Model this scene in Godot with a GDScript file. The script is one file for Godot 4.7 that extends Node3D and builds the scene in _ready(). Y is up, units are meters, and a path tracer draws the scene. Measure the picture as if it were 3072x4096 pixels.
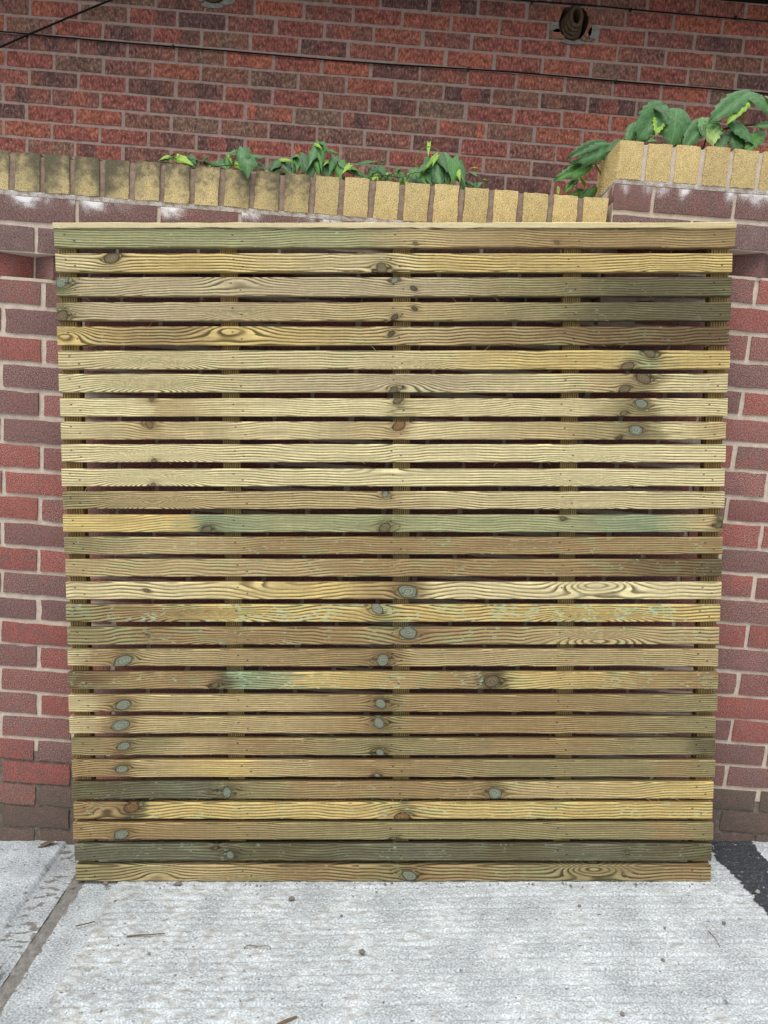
extends Node3D

const ROLL := -0.074
const PANEL_LEAN := -0.05699
var rng := RandomNumberGenerator.new()
var names := {}

# ---------------------------------------------------------------- helpers
func numbered(called: String) -> String:
	if not names.has(called):
		names[called] = 0
		return called
	names[called] += 1
	return "%s_%03d" % [called, names[called]]

func tag(o: Node, label: String, category := "", group := "", kind := "") -> void:
	if label != "": o.set_meta("label", label)
	if category != "": o.set_meta("category", category)
	if group != "": o.set_meta("group", group)
	if kind != "": o.set_meta("kind", kind)

func base(called: String, at: Vector3) -> Node3D:
	var o := Node3D.new()
	o.name = numbered(called)
	add_child(o)
	o.position = at
	return o

func put(mesh: Mesh, called: String, mat: Material, parent: Node, at := Vector3.ZERO) -> MeshInstance3D:
	var o := MeshInstance3D.new()
	o.mesh = mesh
	o.name = numbered(called) if parent == self else called
	o.material_override = mat
	parent.add_child(o, true)
	o.position = at
	return o

func struct(mesh: Mesh, called: String, mat: Material) -> MeshInstance3D:
	var o := put(mesh, called, mat, self)
	o.set_meta("kind", "structure")
	return o

func noise(seed_: int, freq: float, octaves := 3, type := FastNoiseLite.TYPE_SIMPLEX_SMOOTH) -> FastNoiseLite:
	var n := FastNoiseLite.new()
	n.seed = seed_
	n.frequency = freq
	n.noise_type = type
	n.fractal_octaves = octaves
	return n

# noise bytes of size w x h, stretched sx times along x and sy times along y
func noise_bytes(w: int, h: int, seed_: int, freq: float, octaves := 3, sx := 1.0, sy := 1.0) -> PackedByteArray:
	var im := noise(seed_, freq, octaves).get_image(int(ceil(w / sx)), int(ceil(h / sy)))
	im.convert(Image.FORMAT_L8)
	if sx != 1.0 or sy != 1.0:
		im.resize(w, h, Image.INTERPOLATE_CUBIC)
	return im.get_data()

func tex(im: Image) -> ImageTexture:
	return ImageTexture.create_from_image(im)

func normal_of(im: Image, strength: float) -> ImageTexture:
	var n := im.duplicate() as Image
	n.convert(Image.FORMAT_L8)
	n.bump_map_to_normal_map(strength)
	return ImageTexture.create_from_image(n)

func mat(albedo: Texture2D, normal: Texture2D, nscale: float, rough := 0.9, tint := Color.WHITE) -> StandardMaterial3D:
	var m := StandardMaterial3D.new()
	m.albedo_color = tint
	m.albedo_texture = albedo
	if normal:
		m.normal_enabled = true
		m.normal_texture = normal
		m.normal_scale = nscale
	m.roughness = rough
	m.metallic_specular = 0.3
	m.texture_filter = BaseMaterial3D.TEXTURE_FILTER_LINEAR
	return m

func flat_mat(c: Color, rough := 0.8) -> StandardMaterial3D:
	var m := StandardMaterial3D.new()
	m.albedo_color = c
	m.roughness = rough
	m.metallic_specular = 0.3
	return m

func b(x: float) -> int:
	return clampi(int(x), 0, 255)

func quad(st: SurfaceTool, p0: Vector3, p1: Vector3, p2: Vector3, p3: Vector3, u0 := Vector2.ZERO, u1 := Vector2.ZERO, u2 := Vector2.ZERO, u3 := Vector2.ZERO) -> void:
	# p0..p3 clockwise seen from the front
	for k in [[p0, u0], [p1, u1], [p2, u2], [p0, u0], [p2, u2], [p3, u3]]:
		st.set_uv(k[1])
		st.add_vertex(k[0])

func add_box(st: SurfaceTool, lo: Vector3, hi: Vector3) -> void:
	var a := lo
	var c := hi
	var U := Vector2(0.1, 0.1)
	quad(st, Vector3(a.x, c.y, c.z), Vector3(c.x, c.y, c.z), Vector3(c.x, a.y, c.z), Vector3(a.x, a.y, c.z), U, U, U, U)
	quad(st, Vector3(c.x, c.y, a.z), Vector3(a.x, c.y, a.z), Vector3(a.x, a.y, a.z), Vector3(c.x, a.y, a.z), U, U, U, U)
	quad(st, Vector3(a.x, c.y, a.z), Vector3(c.x, c.y, a.z), Vector3(c.x, c.y, c.z), Vector3(a.x, c.y, c.z), U, U, U, U)
	quad(st, Vector3(a.x, a.y, c.z), Vector3(c.x, a.y, c.z), Vector3(c.x, a.y, a.z), Vector3(a.x, a.y, a.z), U, U, U, U)
	quad(st, Vector3(c.x, c.y, c.z), Vector3(c.x, c.y, a.z), Vector3(c.x, a.y, a.z), Vector3(c.x, a.y, c.z), U, U, U, U)
	quad(st, Vector3(a.x, c.y, a.z), Vector3(a.x, c.y, c.z), Vector3(a.x, a.y, c.z), Vector3(a.x, a.y, a.z), U, U, U, U)

func new_st(smooth := -1) -> SurfaceTool:
	var st := SurfaceTool.new()
	st.begin(Mesh.PRIMITIVE_TRIANGLES)
	st.set_smooth_group(smooth)
	return st

func done(st: SurfaceTool) -> ArrayMesh:
	st.generate_normals()
	st.generate_tangents()
	return st.commit()

func box_mesh(lo: Vector3, hi: Vector3) -> ArrayMesh:
	var st := new_st()
	add_box(st, lo, hi)
	return done(st)

func add_tube(st: SurfaceTool, pts: Array, r0: float, r1: float, sides := 8, closed := false) -> void:
	var n := pts.size()
	var rings := []
	for i in n:
		var prev: Vector3 = pts[(i - 1 + n) % n] if closed else pts[maxi(i - 1, 0)]
		var next: Vector3 = pts[(i + 1) % n] if closed else pts[mini(i + 1, n - 1)]
		var d := (next - prev).normalized()
		var a := d.cross(Vector3(0.21, 0.37, 0.9)).normalized()
		var c := d.cross(a).normalized()
		var r := lerpf(r0, r1, float(i) / maxf(n - 1, 1))
		var ring := []
		for k in sides:
			var t := TAU * k / sides
			ring.append(pts[i] + (a * cos(t) + c * sin(t)) * r)
		rings.append(ring)
	for i in (n if closed else n - 1):
		var A: Array = rings[i]
		var B: Array = rings[(i + 1) % n]
		for k in sides:
			var k2 := (k + 1) % sides
			quad(st, A[k], A[k2], B[k2], B[k], Vector2(float(k) / sides, i), Vector2(float(k + 1) / sides, i), Vector2(float(k + 1) / sides, i + 1), Vector2(float(k) / sides, i + 1))
	if not closed:
		for e in [[0, 1], [n - 1, 0]]:
			var R: Array = rings[e[0]]
			for k in range(1, sides - 1):
				var tri := [R[0], R[k], R[k + 1]] if e[1] == 1 else [R[0], R[k + 1], R[k]]
				for p in tri:
					st.set_uv(Vector2(0.5, 0.5))
					st.add_vertex(p)

func curve_points(pts: Array, per := 6) -> Array:
	var out := []
	for i in pts.size() - 1:
		var p0: Vector3 = pts[maxi(i - 1, 0)]
		var p1: Vector3 = pts[i]
		var p2: Vector3 = pts[i + 1]
		var p3: Vector3 = pts[mini(i + 2, pts.size() - 1)]
		for k in per:
			out.append(p1.cubic_interpolate(p2, p0, p3, float(k) / per))
	out.append(pts[-1])
	return out

# a rough-edged brick, front face at z = 0, centred on x and y; 56 triangles
func brick_mesh(w: float, h: float, d: float, cell: Rect2, seed_: int, rough := 0.0014, nx := 6, ny := 2) -> ArrayMesh:
	var r := RandomNumberGenerator.new()
	r.seed = seed_
	var P := []
	var U := []
	for j in ny + 1:
		var row := []
		var urow := []
		for i in nx + 1:
			var fx := float(i) / nx
			var fy := float(j) / ny
			var edge := i == 0 or j == 0 or i == nx or j == ny
			var p := Vector3((fx - 0.5) * w, (0.5 - fy) * h, r.randf_range(-0.6, 1.0) * rough)
			if edge:
				p += Vector3(r.randf_range(-1, 1), r.randf_range(-1, 1), 0) * rough
				p.z = -0.0016 - r.randf() * rough
			row.append(p)
			urow.append(cell.position + Vector2(fx, fy) * cell.size)
		P.append(row)
		U.append(urow)
	var st := new_st(0)
	for j in ny:
		for i in nx:
			quad(st, P[j][i], P[j][i + 1], P[j + 1][i + 1], P[j + 1][i], U[j][i], U[j][i + 1], U[j + 1][i + 1], U[j + 1][i])
	var ring := []
	for i in nx: ring.append([0, i])
	for j in ny: ring.append([j, nx])
	for i in nx: ring.append([ny, nx - i])
	for j in ny: ring.append([ny - j, 0])
	st.set_smooth_group(-1)
	for k in ring.size():
		var a = ring[k]
		var c = ring[(k + 1) % ring.size()]
		var pa: Vector3 = P[a[0]][a[1]]
		var pc: Vector3 = P[c[0]][c[1]]
		var qa := Vector3(pa.x, pa.y, -d)
		var qc := Vector3(pc.x, pc.y, -d)
		var mid := cell.position + cell.size * 0.5
		var ua: Vector2 = U[a[0]][a[1]]
		var uc: Vector2 = U[c[0]][c[1]]
		var side := absf(pa.x - pc.x) < absf(pa.y - pc.y)
		var ub := Vector2(2.0 * mid.x - ua.x, ua.y) if side else Vector2(ua.x, 2.0 * mid.y - ua.y)
		var ud := Vector2(2.0 * mid.x - uc.x, uc.y) if side else Vector2(uc.x, 2.0 * mid.y - uc.y)
		quad(st, pc, pa, qa, qc, uc, ua, ub, ud)
	return done(st)

# a prism from an outline (wall plane), front at z = z1
func outline_mesh(poly: PackedVector2Array, z1: float, z0: float, cell: Rect2, area: Rect2) -> ArrayMesh:
	var st := new_st()
	if Geometry2D.is_polygon_clockwise(poly): poly.reverse()
	var ids := Geometry2D.triangulate_polygon(poly)
	var uv := func(p: Vector2) -> Vector2: return cell.position + Vector2((p.x - area.position.x) / area.size.x, 1.0 - (p.y - area.position.y) / area.size.y) * cell.size
	for k in range(0, ids.size(), 3):
		var A := poly[ids[k]]
		var B := poly[ids[k + 1]]
		var C := poly[ids[k + 2]]
		if (B - A).cross(C - A) > 0.0:
			var t := B
			B = C
			C = t
		for p: Vector2 in [A, B, C]:
			st.set_uv(uv.call(p))
			st.add_vertex(Vector3(p.x, p.y, z1))
	for k in poly.size():
		var p := poly[k]
		var q := poly[(k + 1) % poly.size()]
		quad(st, Vector3(p.x, p.y, z1), Vector3(q.x, q.y, z1), Vector3(q.x, q.y, z0), Vector3(p.x, p.y, z0), uv.call(p), uv.call(q), uv.call(q), uv.call(p))
	return done(st)

func ellipse(c: Vector2, rx: float, ry: float, seed_: int, n := 26) -> PackedVector2Array:
	var r := RandomNumberGenerator.new()
	r.seed = seed_
	var out := PackedVector2Array()
	for k in n:
		var t := TAU * k / n
		out.append(c + Vector2(cos(t) * rx, sin(t) * ry) * r.randf_range(0.95, 1.05))
	return out

# ---------------------------------------------------------------- wood
# each slat: colour stops along its length [fraction, r, g, b ...], growth rings per metre, contrast, knots [along, down, radius, kind], eyes [along, down, lift, spread], green preservative flecks, waviness
const SLATS := [
	[[0.000, 159, 157, 117, 0.399, 159, 157, 117, 0.535, 185, 163, 120, 0.739, 159, 134, 95, 1.000, 159, 134, 95], 240, 0.45, [[0.530, 0.80, 0.0052, 0], [0.738, 0.75, 0.0052, 0]], [], 0.25, 0.004],
	[[0.000, 208, 191, 146, 0.193, 204, 178, 118, 0.467, 208, 191, 146, 0.603, 204, 178, 118, 1.000, 204, 178, 118], 190, 0.75, [[0.083, 0.25, 0.0181, 0], [0.482, 0.85, 0.0206, 0]], [[0.910, 1.10, 0.012, 0.077]], 0.15, 0.006],
	[[0.000, 159, 157, 117, 0.042, 187, 170, 135, 0.535, 187, 170, 135, 0.706, 150, 137, 99, 0.843, 104, 96, 71, 1.000, 104, 96, 71], 260, 0.55, [[0.008, 0.30, 0.0232, 1], [0.501, 0.15, 0.0103, 1], [0.530, 0.60, 0.0077, 4]], [[0.265, 0.05, 0.020, 0.065]], 0.50, 0.004],
	[[0.000, 150, 137, 99, 0.041, 187, 170, 135, 0.535, 185, 163, 120, 0.706, 150, 137, 99, 0.844, 104, 96, 71, 1.000, 104, 96, 71], 260, 0.55, [[0.007, 0.80, 0.0206, 0], [0.501, 0.85, 0.0103, 4], [0.531, 0.35, 0.0077, 4]], [[0.264, 0.95, 0.022, 0.071]], 0.40, 0.004],
	[[0.000, 204, 178, 118, 0.157, 159, 134, 95, 0.260, 204, 178, 118, 0.535, 185, 163, 120, 0.672, 159, 134, 95, 0.879, 113, 93, 66, 1.000, 113, 93, 66], 170, 0.85, [[0.497, 0.40, 0.0103, 4]], [[0.009, 0.40, 0.030, 0.052], [0.260, 0.10, 0.030, 0.071]], 0.60, 0.007],
	[[0.000, 208, 191, 146, 0.149, 208, 191, 146, 0.466, 208, 191, 146, 0.742, 204, 178, 118, 0.831, 204, 178, 118, 0.880, 159, 157, 117, 0.914, 204, 178, 118, 1.000, 204, 178, 118], 200, 0.60, [[0.849, 0.85, 0.0155, 0], [0.880, 0.10, 0.0181, 0]], [[0.149, 0.95, 0.040, 0.090], [0.521, 1.30, 0.060, 0.077]], 0.60, 0.004],
	[[0.000, 217, 202, 156, 0.148, 208, 191, 146, 0.521, 187, 170, 135, 0.742, 208, 191, 146, 0.839, 185, 163, 120, 0.880, 150, 137, 99, 0.908, 208, 191, 146, 1.000, 208, 191, 146], 230, 0.60, [[0.874, 0.20, 0.0194, 0], [0.846, 0.85, 0.0142, 0], [0.501, 0.90, 0.0129, 0]], [[0.134, 0.90, 0.040, 0.084], [0.514, 0.60, 0.020, 0.065]], 0.60, 0.004],
	[[0.000, 217, 202, 156, 0.120, 217, 202, 156, 0.137, 185, 163, 120, 0.327, 217, 202, 156, 0.494, 217, 202, 156, 0.507, 150, 137, 99, 0.535, 208, 191, 146, 0.777, 208, 191, 146, 0.847, 150, 137, 99, 0.888, 150, 137, 99, 0.909, 208, 191, 146, 1.000, 208, 191, 146], 260, 0.40, [[0.871, 0.30, 0.0181, 1], [0.845, 0.85, 0.0090, 0], [0.506, 0.10, 0.0129, 0], [0.137, 0.02, 0.0090, 0]], [], 0.30, 0.006],
	[[0.000, 208, 191, 146, 0.133, 185, 163, 120, 0.327, 208, 191, 146, 0.500, 185, 163, 120, 0.535, 208, 191, 146, 0.743, 185, 163, 120, 0.841, 150, 137, 99, 0.896, 150, 137, 99, 0.917, 208, 191, 146, 1.000, 185, 163, 120], 220, 0.35, [[0.133, 0.15, 0.0142, 2], [0.509, 0.20, 0.0168, 2], [0.865, 0.45, 0.0168, 1], [0.841, 0.90, 0.0077, 4]], [], 0.15, 0.006],
	[[0.000, 217, 202, 156, 0.466, 217, 202, 156, 1.000, 217, 202, 156], 190, 0.50, [[0.139, 1.00, 0.0103, 0]], [[0.139, 1.00, 0.050, 0.090], [0.793, 1.20, 0.030, 0.077]], 0.10, 0.005],
	[[0.000, 217, 202, 156, 0.466, 217, 202, 156, 1.000, 217, 202, 156], 200, 0.55, [[0.138, 1.00, 0.0103, 0]], [[0.138, 0.95, 0.050, 0.084], [0.793, 1.10, 0.030, 0.077], [0.490, -0.30, 0.020, 0.065]], 0.15, 0.004],
	[[0.000, 150, 137, 99, 0.137, 185, 163, 120, 0.465, 185, 163, 120, 0.605, 208, 191, 146, 1.000, 208, 191, 146], 215, 0.65, [[0.487, 0.15, 0.0116, 1]], [[0.137, 0.95, 0.050, 0.084], [0.787, 1.20, 0.030, 0.071]], 0.10, 0.004],
	[[0.000, 204, 178, 118, 0.182, 204, 178, 118, 0.192, 142, 151, 117, 0.353, 159, 157, 117, 0.605, 159, 157, 117, 0.746, 159, 157, 117, 0.886, 142, 151, 117, 0.984, 185, 163, 120, 1.000, 104, 96, 71], 210, 0.30, [[0.217, 0.90, 0.0181, 0], [0.488, 0.75, 0.0206, 0], [0.757, 0.20, 0.0077, 0], [0.994, 0.60, 0.0129, 0]], [], 0.50, 0.006],
	[[0.000, 150, 137, 99, 0.184, 185, 163, 120, 0.325, 159, 134, 95, 0.606, 159, 134, 95, 1.000, 159, 134, 95], 240, 0.45, [], [], 1.00, 0.004],
	[[0.000, 185, 163, 120, 0.254, 185, 163, 120, 0.536, 159, 134, 95, 0.747, 159, 134, 95, 0.958, 113, 93, 66, 1.000, 104, 96, 71], 170, 0.50, [], [[0.254, 0.30, 0.006, 0.116]], 1.00, 0.006],
	[[0.000, 208, 191, 146, 0.134, 208, 191, 146, 0.395, 204, 178, 118, 0.507, 159, 134, 95, 0.571, 208, 191, 146, 0.888, 217, 202, 156, 1.000, 208, 191, 146], 110, 0.45, [[0.521, 0.55, 0.0232, 1], [0.123, 0.50, 0.0065, 0]], [[0.811, 0.10, 0.050, 0.090], [0.296, -0.40, 0.030, 0.090]], 0.20, 0.008],
	[[0.000, 150, 137, 99, 0.111, 159, 134, 95, 0.253, 204, 178, 118, 0.465, 204, 178, 118, 0.606, 204, 178, 118, 1.000, 204, 178, 118], 130, 0.75, [[0.476, 0.25, 0.0219, 1]], [[0.203, 0.90, 0.055, 0.116], [0.811, 0.95, 0.055, 0.103]], 2.20, 0.008],
	[[0.000, 150, 137, 99, 0.181, 159, 134, 95, 0.507, 159, 134, 95, 0.571, 159, 134, 95, 0.784, 185, 163, 120, 1.000, 185, 163, 120], 110, 0.60, [[0.522, 0.30, 0.0219, 1], [0.123, 0.40, 0.0065, 0]], [[0.266, 1.10, 0.040, 0.103], [0.812, 0.75, 0.055, 0.090]], 1.20, 0.008],
	[[0.000, 208, 191, 146, 0.074, 159, 134, 95, 0.110, 185, 163, 120, 0.465, 159, 134, 95, 0.500, 159, 134, 95, 0.536, 185, 163, 120, 1.000, 185, 163, 120], 270, 0.65, [[0.087, 0.65, 0.0219, 1], [0.485, 0.65, 0.0232, 1]], [], 0.50, 0.004],
	[[0.000, 113, 93, 66, 0.109, 159, 134, 95, 0.208, 159, 134, 95, 0.237, 104, 96, 71, 0.272, 142, 151, 117, 0.351, 159, 157, 117, 0.365, 204, 178, 118, 0.636, 159, 134, 95, 0.653, 104, 96, 71, 0.678, 204, 178, 118, 1.000, 159, 134, 95], 230, 0.50, [[0.226, 0.80, 0.0129, 0], [0.652, 0.60, 0.0232, 0]], [], 1.50, 0.005],
	[[0.000, 208, 191, 146, 0.072, 159, 134, 95, 0.108, 185, 163, 120, 0.322, 185, 163, 120, 0.465, 159, 134, 95, 0.507, 150, 137, 99, 0.536, 159, 134, 95, 0.750, 159, 134, 95, 1.000, 150, 137, 99], 270, 0.50, [[0.083, 0.60, 0.0194, 1], [0.481, 0.50, 0.0206, 1]], [], 0.10, 0.004],
	[[0.000, 208, 191, 146, 0.071, 159, 134, 95, 0.107, 185, 163, 120, 0.321, 185, 163, 120, 0.464, 159, 134, 95, 0.507, 150, 137, 99, 0.536, 159, 134, 95, 0.751, 159, 134, 95, 1.000, 150, 137, 99], 270, 0.50, [[0.080, 0.50, 0.0194, 1], [0.479, 0.35, 0.0206, 1]], [], 0.10, 0.004],
	[[0.000, 150, 137, 99, 0.070, 159, 134, 95, 0.113, 150, 137, 99, 0.177, 185, 163, 120, 0.292, 159, 134, 95, 0.464, 150, 137, 99, 0.751, 159, 134, 95, 0.895, 150, 137, 99, 0.931, 150, 137, 99, 1.000, 104, 96, 71], 260, 0.50, [[0.081, 0.45, 0.0168, 1], [0.479, 0.85, 0.0181, 1]], [], 0.10, 0.004],
	[[0.000, 159, 134, 95, 0.069, 159, 134, 95, 0.112, 185, 163, 120, 0.248, 204, 178, 118, 0.320, 185, 163, 120, 0.464, 159, 134, 95, 0.752, 150, 137, 99, 0.896, 150, 137, 99, 0.932, 159, 134, 95, 1.000, 150, 137, 99], 260, 0.50, [[0.078, 0.50, 0.0155, 1], [0.475, 0.97, 0.0116, 1]], [], 0.15, 0.004],
	[[0.000, 104, 96, 71, 0.205, 111, 108, 88, 0.262, 150, 137, 99, 0.392, 159, 134, 95, 0.637, 159, 134, 95, 0.680, 185, 163, 120, 1.000, 204, 178, 118], 210, 0.45, [[0.241, 0.60, 0.0219, 1], [0.659, 0.65, 0.0219, 1], [0.215, 0.55, 0.0077, 0]], [], 0.80, 0.005],
	[[0.000, 159, 134, 95, 0.067, 159, 134, 95, 0.092, 104, 96, 71, 0.132, 204, 178, 118, 0.493, 204, 178, 118, 0.515, 159, 134, 95, 0.536, 204, 178, 118, 1.000, 204, 178, 118], 150, 0.55, [[0.092, 0.25, 0.0194, 2], [0.515, 0.90, 0.0206, 2]], [[0.052, 0.30, 0.020, 0.052]], 1.30, 0.007],
	[[0.000, 159, 134, 95, 0.102, 159, 134, 95, 0.464, 150, 137, 99, 0.609, 150, 137, 99, 0.884, 150, 137, 99, 0.927, 159, 134, 95, 1.000, 150, 137, 99], 240, 0.45, [[0.076, 0.70, 0.0181, 1], [0.500, 1.00, 0.0103, 0]], [], 0.10, 0.004],
	[[0.000, 111, 108, 88, 0.173, 111, 108, 88, 0.319, 104, 96, 71, 0.536, 111, 108, 88, 0.682, 104, 96, 71, 0.790, 111, 108, 88, 1.000, 104, 96, 71], 170, 0.40, [[0.244, 0.65, 0.0168, 1], [0.221, 0.20, 0.0077, 0], [0.868, 0.50, 0.0077, 0]], [[0.790, 1.20, 0.030, 0.116]], 0.90, 0.006],
	[[0.000, 150, 137, 99, 0.172, 185, 163, 120, 0.391, 159, 134, 95, 0.507, 150, 137, 99, 0.558, 159, 134, 95, 0.755, 150, 137, 99, 1.000, 159, 134, 95], 120, 0.70, [[0.525, 0.60, 0.0206, 1]], [[0.260, 1.30, 0.040, 0.090], [0.813, 0.15, 0.050, 0.077], [0.132, 0.50, 0.020, 0.052]], 0.70, 0.007],
]
const WW := 1408
const WR := 48

func wood_image() -> Image:
	var rows := SLATS.size() + 3
	var H := rows * WR
	var fibre := noise_bytes(WW, H, 3, 0.16, 3, 44.0, 1.0)
	var fine := noise_bytes(WW, H, 13, 0.3, 2, 7.0, 1.0)
	var blotch := noise_bytes(WW, H, 5, 0.02, 4, 2.5, 1.0)
	var fleck := noise_bytes(WW, H, 8, 0.2, 2, 4.0, 1.0)
	var zone := noise_bytes(WW, H, 21, 0.012, 2, 1.0, 0.8)
	var data := PackedByteArray()
	data.resize(WW * H * 3)
	var wob := noise(31, 1.0, 3)
	for s in rows:
		var spec: Array = SLATS[s] if s < SLATS.size() else ([[0.0, 168, 140, 92, 0.5, 150, 120, 76, 1.0, 165, 138, 92], 210, 0.5, [], [], 0.3, 0.003] if s == SLATS.size() else ([[0.0, 226, 210, 168, 0.5, 230, 212, 172, 1.0, 224, 204, 156], 260, 0.4, [], [], 0.5, 0.004] if s == SLATS.size() + 1 else [[0.0, 148, 126, 86, 0.5, 140, 122, 84, 1.0, 150, 124, 80], 280, 0.5, [], [], 0.2, 0.002]))
		var stops: Array = spec[0]
		var freq: float = spec[1]
		var contrast: float = spec[2]
		var knots: Array = spec[3]
		var eyes: Array = spec[4]
		var teal: float = spec[5]
		var wave: float = spec[6]
		var tilt := wob.get_noise_2d(s * 17.0, 3.0) * 0.012
		# colour of the timber along the board
		var cols := PackedVector3Array()
		cols.resize(WW)
		for x in WW:
			var uu := float(x) / (WW - 1)
			var k := 0
			while k + 8 < stops.size() and uu > float(stops[k + 4]): k += 4
			var t0: float = stops[k]
			var t1: float = stops[k + 4]
			var t := smoothstep(0.0, 1.0, clampf((uu - t0) / maxf(t1 - t0, 0.0001), 0, 1))
			cols[x] = Vector3(lerpf(stops[k + 1], stops[k + 5], t), lerpf(stops[k + 2], stops[k + 6], t), lerpf(stops[k + 3], stops[k + 7], t))
		for x in WW:
			var X := float(x) / (WW - 1) * 1.83
			var drift := wob.get_noise_2d(X * 1.1, s * 31.0) * wave * 4.5 + wob.get_noise_2d(X * 4.0, s * 53.0) * wave * 1.1 + X * tilt + s * 0.37
			var saw := 1.0 + wob.get_noise_2d(X * 160.0, s * 7.0) * 0.035
			# near knots and eyes
			var nk := []
			for q: Array in knots:
				if absf(X - q[0] * 1.83) < q[2] * 7.0: nk.append(q)
			var lift := []
			for e: Array in eyes:
				var ex: float = (X - e[0] * 1.83) / (e[3] * 1.2)
				if absf(ex) < 3.0: lift.append([e[1] * 0.05, e[2] * exp(-ex * ex)])
			for y in WR:
				var i := (s * WR + y) * WW + x
				var Y := float(y) / (WR - 1) * 0.05
				var R := Y + drift + (fine[i] - 128) * 0.0000022 + (fibre[i] - 128) * 0.0000035
				var kn := 0.0
				var kc := 0
				var kq := 0.0
				var dark := 0.0
				for q: Array in nk:
					var lean: float = sin(q[0] * 91.0) * 0.5
					var dx: float = (X - q[0] * 1.83) + (Y - q[1] * 0.05) * lean
					var dy: float = Y - q[1] * 0.05
					var rr: float = q[2] * 0.80
					var dd := dx * dx * (1.0 + 0.5 * sin(q[0] * 57.0)) + dy * dy
					var qn := sqrt(dd) / rr * (1.0 + (blotch[i] - 128) * 0.0022)
					if qn < 1.08:
						kn = maxf(kn, smoothstep(1.08, 0.94, qn))
						kc = q[3]
						kq = qn
					R -= dy * rr * rr / maxf(dx * dx * 0.30 + dy * dy, rr * rr * 0.7) * 0.95
					var hx := dx / (rr * (2.3 if dx > 0 else 1.9))
					var hy := dy / (rr * 1.6)
					dark = maxf(dark, exp(-hx * hx - hy * hy) * (0.6 + (blotch[i] - 60) * 0.004))
				for l: Array in lift:
					var ey: float = (Y - l[0]) / 0.024
					R += l[1] * 1.35 * exp(-ey * ey)
				var ph := R * (52.0 + freq * 0.37)
				var f := ph - floorf(ph)
				var ring := smoothstep(0.38, 0.84, f) if f < 0.84 else smoothstep(1.0, 0.88, f)
				var amt := clampf((contrast * 1.25 + 0.30) * ring * (0.74 + (blotch[i] - 110) * 0.005), 0.0, 0.95)
				var cc := cols[clampi(x + int((zone[i] - 128) * 0.22 + (fibre[i] - 128) * 0.3), 0, WW - 1)]
				var shade := saw * (1.0 + (fibre[i] - 128) * 0.0009 + (fine[i] - 128) * 0.0006 + (blotch[i] - 128) * 0.0013)
				var r := cc.x * shade
				var g := cc.y * shade
				var bl := cc.z * shade
				# late wood: browner and darker
				r = lerpf(r, cc.x * 0.44, amt)
				g = lerpf(g, cc.y * 0.42, amt)
				bl = lerpf(bl, cc.z * 0.38, amt)
				if dark > 0.02:
					r *= 1.0 - dark * 0.46
					g *= 1.0 - dark * 0.50
					bl *= 1.0 - dark * 0.56
				if kn > 0.0:
					var kr := 0.93 + 0.13 * sin(kq * 19.0 + (blotch[i] - 128) * 0.02) + (fine[i] - 128) * 0.0012
					kr *= 1.0 - smoothstep(0.68, 1.0, kq) * 0.40
					var kcol := Vector3(104, 92, 70)
					match kc:
						1: kcol = Vector3(120, 127, 112)
						2: kcol = Vector3(118, 88, 60)
						4: kcol = Vector3(76, 67, 52)
					kcol = kcol.lerp(cc, 0.12) * kr
					r = lerpf(r, kcol.x, kn)
					g = lerpf(g, kcol.y, kn)
					bl = lerpf(bl, kcol.z, kn)
				# green preservative caught in the grain
				if teal > 0.0 and kn < 0.5:
					var zz := zone[i] * 0.0039
					var fl := fleck[i] * 0.0039
					var th := 0.93 - teal * 0.15 * smoothstep(0.42, 0.7, zz) - dark * 0.15
					var m := smoothstep(th, th + 0.05, fl + ring * 0.10)
					if m > 0.0:
						r = lerpf(r, 158.0, m * 0.72)
						g = lerpf(g, 192.0, m * 0.72)
						bl = lerpf(bl, 168.0, m * 0.72)
					var gm := smoothstep(0.55, 0.8, blotch[i] * 0.0039) * minf(teal, 1.2) * 0.28
					r = lerpf(r, 122.0, gm)
					g = lerpf(g, 142.0, gm)
					bl = lerpf(bl, 104.0, gm)
				data[i * 3] = b(r)
				data[i * 3 + 1] = b(g)
				data[i * 3 + 2] = b(bl)
		# nail heads over the five battens
		if s < SLATS.size():
			for bx in [0.022, 0.268, 0.505, 0.762, 0.978]:
				for nn in 2:
					var nx := int((bx + (nn - 0.5) * 0.014 + wob.get_noise_2d(s * 40.0, bx * 900.0) * 0.006) * WW)
					var ny := s * WR + int(WR * (0.32 + 0.36 * nn + wob.get_noise_2d(s * 70.0, bx * 300.0 + nn * 50.0) * 0.1))
					for dy in range(-1, 2):
						for dx in range(-2, 3):
							if dx * dx * 0.4 + dy * dy < 2.0:
								var i := (ny + dy) * WW + clampi(nx + dx, 0, WW - 1)
								data[i * 3] = b(data[i * 3] * 0.45)
								data[i * 3 + 1] = b(data[i * 3 + 1] * 0.43)
								data[i * 3 + 2] = b(data[i * 3 + 2] * 0.42)
	return Image.create_from_data(WW, H, false, Image.FORMAT_RGB8, data)

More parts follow.
